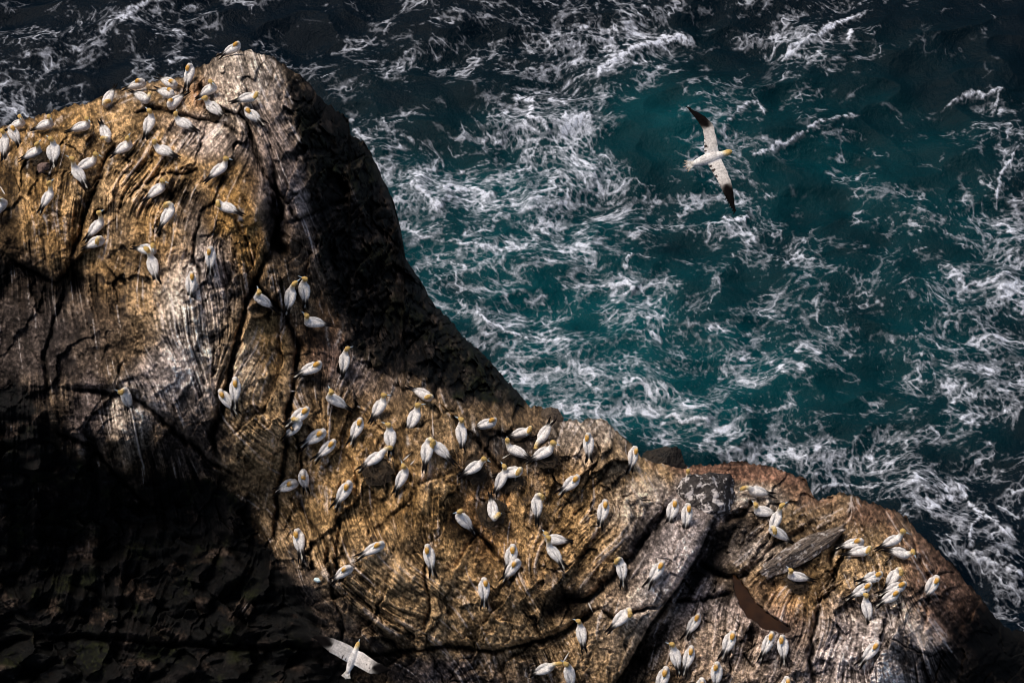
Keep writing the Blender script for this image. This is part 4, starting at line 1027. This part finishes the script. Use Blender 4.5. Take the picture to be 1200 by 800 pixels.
def place(u0, v0, u1, v1, lift, toward=0.0):
    """frame lying on the rock along the line between two reference points"""
    A_ = wp(u0, v0, hsamp(Hs6, u0, v0) + lift); B_ = wp(u1, v1, hsamp(Hs6, u1, v1) + lift)
    x = (B_ - A_).normalized(); w = Vector((0, -cP, sP)); z = (w * .6 + Vector((0, 0, .4))); z = (z - x * z.dot(x)).normalized(); y = z.cross(x)
    return Matrix.Translation((A_ + B_) / 2) @ Matrix((x, y, z)).transposed().to_4x4(), (B_ - A_).length
M_SLAB = stone_mat('banded_slab', (.010, .008, .007), (.30, .23, .18), 3.2, (.9, 2.6, 2.6), (.5, .44, .4), (.53, .60))
M_SPL = stone_mat('splashed_rock', (.012, .010, .010), (.07, .06, .055), 2.5, (1, 1, 1), (.55, .50, .48), (.52, .58))
M_DRK = stone_mat('dark_stone', (.02, .016, .014), (.16, .12, .09), 3.0)
Ms, ln = place(902, 671, 982, 622, .22)
tag(stone('leaning_slab', M_SLAB, (ln / 2 * 1.08, .34, .34), 4, Ms, rnd=.2, amp=.26, cuts=14), 'long leaning grey slab with banded side, above the brown pool', 'rock slab')
Ms, ln = place(806, 581, 852, 582, .30)
tag(stone('boulder', M_SPL, (.88, .62, .62), 9, Ms, rnd=.35, amp=.16), 'black boulder splashed with white droppings at the corner of the pale slab', 'boulder')
Ms, ln = place(640, 490, 656, 492, .05)
tag(stone('boulder', M_DRK, (.26, .36, .30), 15, Ms, rnd=.3, amp=.2), 'small dark pointed stone on the skyline above the dark hollow', 'boulder')
Ms, ln = place(760, 546, 790, 548, -.9)
tag(stone('boulder', stone_mat('wet_stone', (.008, .007, .006), (.035, .028, .022), 2.5), (.62, .55, .5), 21, Ms, rnd=.35, amp=.2), 'black wet rock showing beyond the tip of the pale slab at the sea', 'boulder')
Ms, ln = place(60, 196, 42, 197, .08)
tag(stone('boulder', stone_mat('pink_stone', (.06, .04, .035), (.30, .20, .17), 4), (.22, .16, .14), 27, Ms, rnd=.4, amp=.2), 'small pinkish stone under the gannets at upper left', 'boulder')
Ms, ln = place(862, 655, 876, 662, .02)

# hidden bird behind the splashed boulder
put_bird(813, 565, 'UR', 150, 'gannet mostly hidden behind the white splashed black boulder, golden crown showing', .95)

# ------------------------------------------------------------------ nests, feathers
M_NEST = stone_mat('dried_seaweed', (.012, .010, .008), (.09, .06, .035), 9)
def nest_mesh(seed):
    rg = random.Random(seed); vs = []; fs = []
    def strip(p, q, w, b):
        n = 4; side = (q - p).cross(Vector((0, 0, 1))).normalized() * w; o = len(vs)
        for i in range(n + 1):
            t = i / n; c = p.lerp(q, t) + Vector((0, 0, b * math.sin(math.pi * t))); ww = side * (1 - .6 * abs(2 * t - 1))
            vs.extend([tuple(c - ww), tuple(c + Vector((0, 0, w))), tuple(c + ww)])
        for i in range(n):
            k = o + i * 3; fs.extend([(k, k + 1, k + 4, k + 3), (k + 1, k + 2, k + 5, k + 4), (k + 2, k, k + 3, k + 5)])
    o = 0; R_ = 8; K = 20
    for i in range(R_ + 1):
        r = .36 * i / R_; h = .10 * math.exp(-((r - .22) / .10) ** 2) + .02 - .05 * (r / .36) ** 3
        for k in range(K):
            a = 2 * math.pi * k / K; rr = r * (1 + .18 * rg.uniform(-1, 1)); vs.append((rr * math.cos(a), rr * math.sin(a), h + .02 * rg.uniform(-1, 1)))
    for i in range(R_):
        for k in range(K): fs.append((i*K+k, i*K+(k+1)%K, (i+1)*K+(k+1)%K, (i+1)*K+k))
    for _ in range(150):
        a = rg.uniform(0, 6.28); r = rg.gauss(.24, .07); d = rg.uniform(-1, 1) * 1.3 + 1.57; l = rg.uniform(.06, .2)
        p = Vector((r * math.cos(a), r * math.sin(a), .05 + rg.uniform(-.02, .06))); dr = Vector((math.cos(a + d), math.sin(a + d), rg.uniform(-.25, .25)))
        strip(p - dr * l, p + dr * l, rg.uniform(.006, .014), rg.uniform(0, .05))
    me = bpy.data.meshes.new('nest'); me.from_pydata(vs, [], fs); me.materials.append(M_NEST); return me
nm_ = nest_mesh(3)
for i, (u, v, s, lb) in enumerate([(442,553,1.3,'dark seaweed nest under the gannet arching its neck'),(556,553,1.1,'dark scattered nest under the gannet below the hollow'),(598,566,1.1,'dark nest beneath the crossed pair of gannets'),
    (578,602,1.15,'dark nest scrape around the gannet that faces the viewer'),(51,187,.9,'dark nest heap between the two gannets at upper left'),(254,132,1.0,'black nest scrape under the gannet with dark wings below the peak'),(640,540,1.05,'dark nest stain under the right-facing gannet below the hollow'),(932,683,1.0,'dark nest scrape under the gannet beside the leaning slab')]):
    o = bpy.data.objects.new('nest', nm_); C.objects.link(o)
    P0 = wp(u, v, hsamp(Hs6, u, v)); q1 = wp(u + 8, v, hsamp(Hs12, u + 8, v)) - wp(u - 8, v, hsamp(Hs12, u - 8, v)); q2 = wp(u, v - 8, hsamp(Hs12, u, v - 8)) - wp(u, v + 8, hsamp(Hs12, u, v + 8))
    n = q1.cross(q2).normalized(); o.matrix_world = Matrix.Translation(P0 + n * .05) @ n.to_track_quat('Z', 'Y').to_matrix().to_4x4() @ Matrix.Rotation(i * 1.3, 4, 'Z') @ Matrix.Scale(s, 4)
    tag(o, lb, 'nest', 'nests of dark seaweed')
M_FTH = plain('loose_feather', (.62, .58, .54), .8)
def feather(u, v, ang, ln, lb):
    vs = []; fs = []; n = 6
    for i in range(n + 1):
        t = i / n; w = .018 * math.sin(math.pi * min(1, t * 1.15 + .08)) + .004; x = (t - .5) * ln; z = .03 + .03 * math.sin(math.pi * t)
        vs += [(x, -w, z), (x, 0, z + .010), (x, w, z), (x, 0, z - .006)]
    for i in range(n):
        for k in range(4): fs.append((i*4+k, i*4+(k+1)%4, i*4+4+(k+1)%4, i*4+4+k))
    fs += [(3, 2, 1, 0), (n*4, n*4+1, n*4+2, n*4+3)]
    me = bpy.data.meshes.new('feather'); me.from_pydata(vs, [], fs); me.materials.append(M_FTH)
    o = bpy.data.objects.new('feather', me); C.objects.link(o); a = math.radians(ang)
    P0 = wp(u, v, hsamp(Hs6, u, v) + .03); w = Vector((0, -cP, sP)); x = Vector((1, 0, 0)) * math.cos(a) + Vector((0, sP, cP)) * math.sin(a)
    o.matrix_world = Matrix.Translation(P0) @ Matrix((x, w.cross(x), w)).transposed().to_4x4(); tag(o, lb, 'feather', 'loose feathers on the rock')
for a in [(477,535,42,.30,'pale feather quill above the upright gannet right of the nest builder'),(484,541,48,.22,'short pale feather right of the upright gannet beside the nest'),(342,458,-5,.26,'thin white feather lying level on the left margin of the tan slab'),
          (424,478,-25,.30,'white feather on dark rock below the rim, left of an up-right facing gannet'),(480,536,60,.01,'') ][:4] + [(5,226,-58,.45,'long pale feather above the gannet at the left picture edge'),(569,540,40,.3,'pale feather beside the gannet below the hollow'),(590,536,30,.45,'long pale feather under the left-facing gannet below the hollow'),(692,711,-65,.3,'pale feather stuck by the thick crack right of the upright gannet'),(664,768,60,.4,'pale feather above the billing pair at the bottom edge')]:
    feather(*a)
ms = stone('eggshell', plain('shell', (.55, .68, .70), .6), (.10, .07, .05), 33, Matrix.Translation(wp(372, 679, hsamp(Hs6, 372, 679) + .06)), rnd=.8, amp=.2)
tag(ms, 'pale bluish scrap of eggshell on the lower left margin of the tan slab', 'eggshell')
bpy.context.view_layer.update()
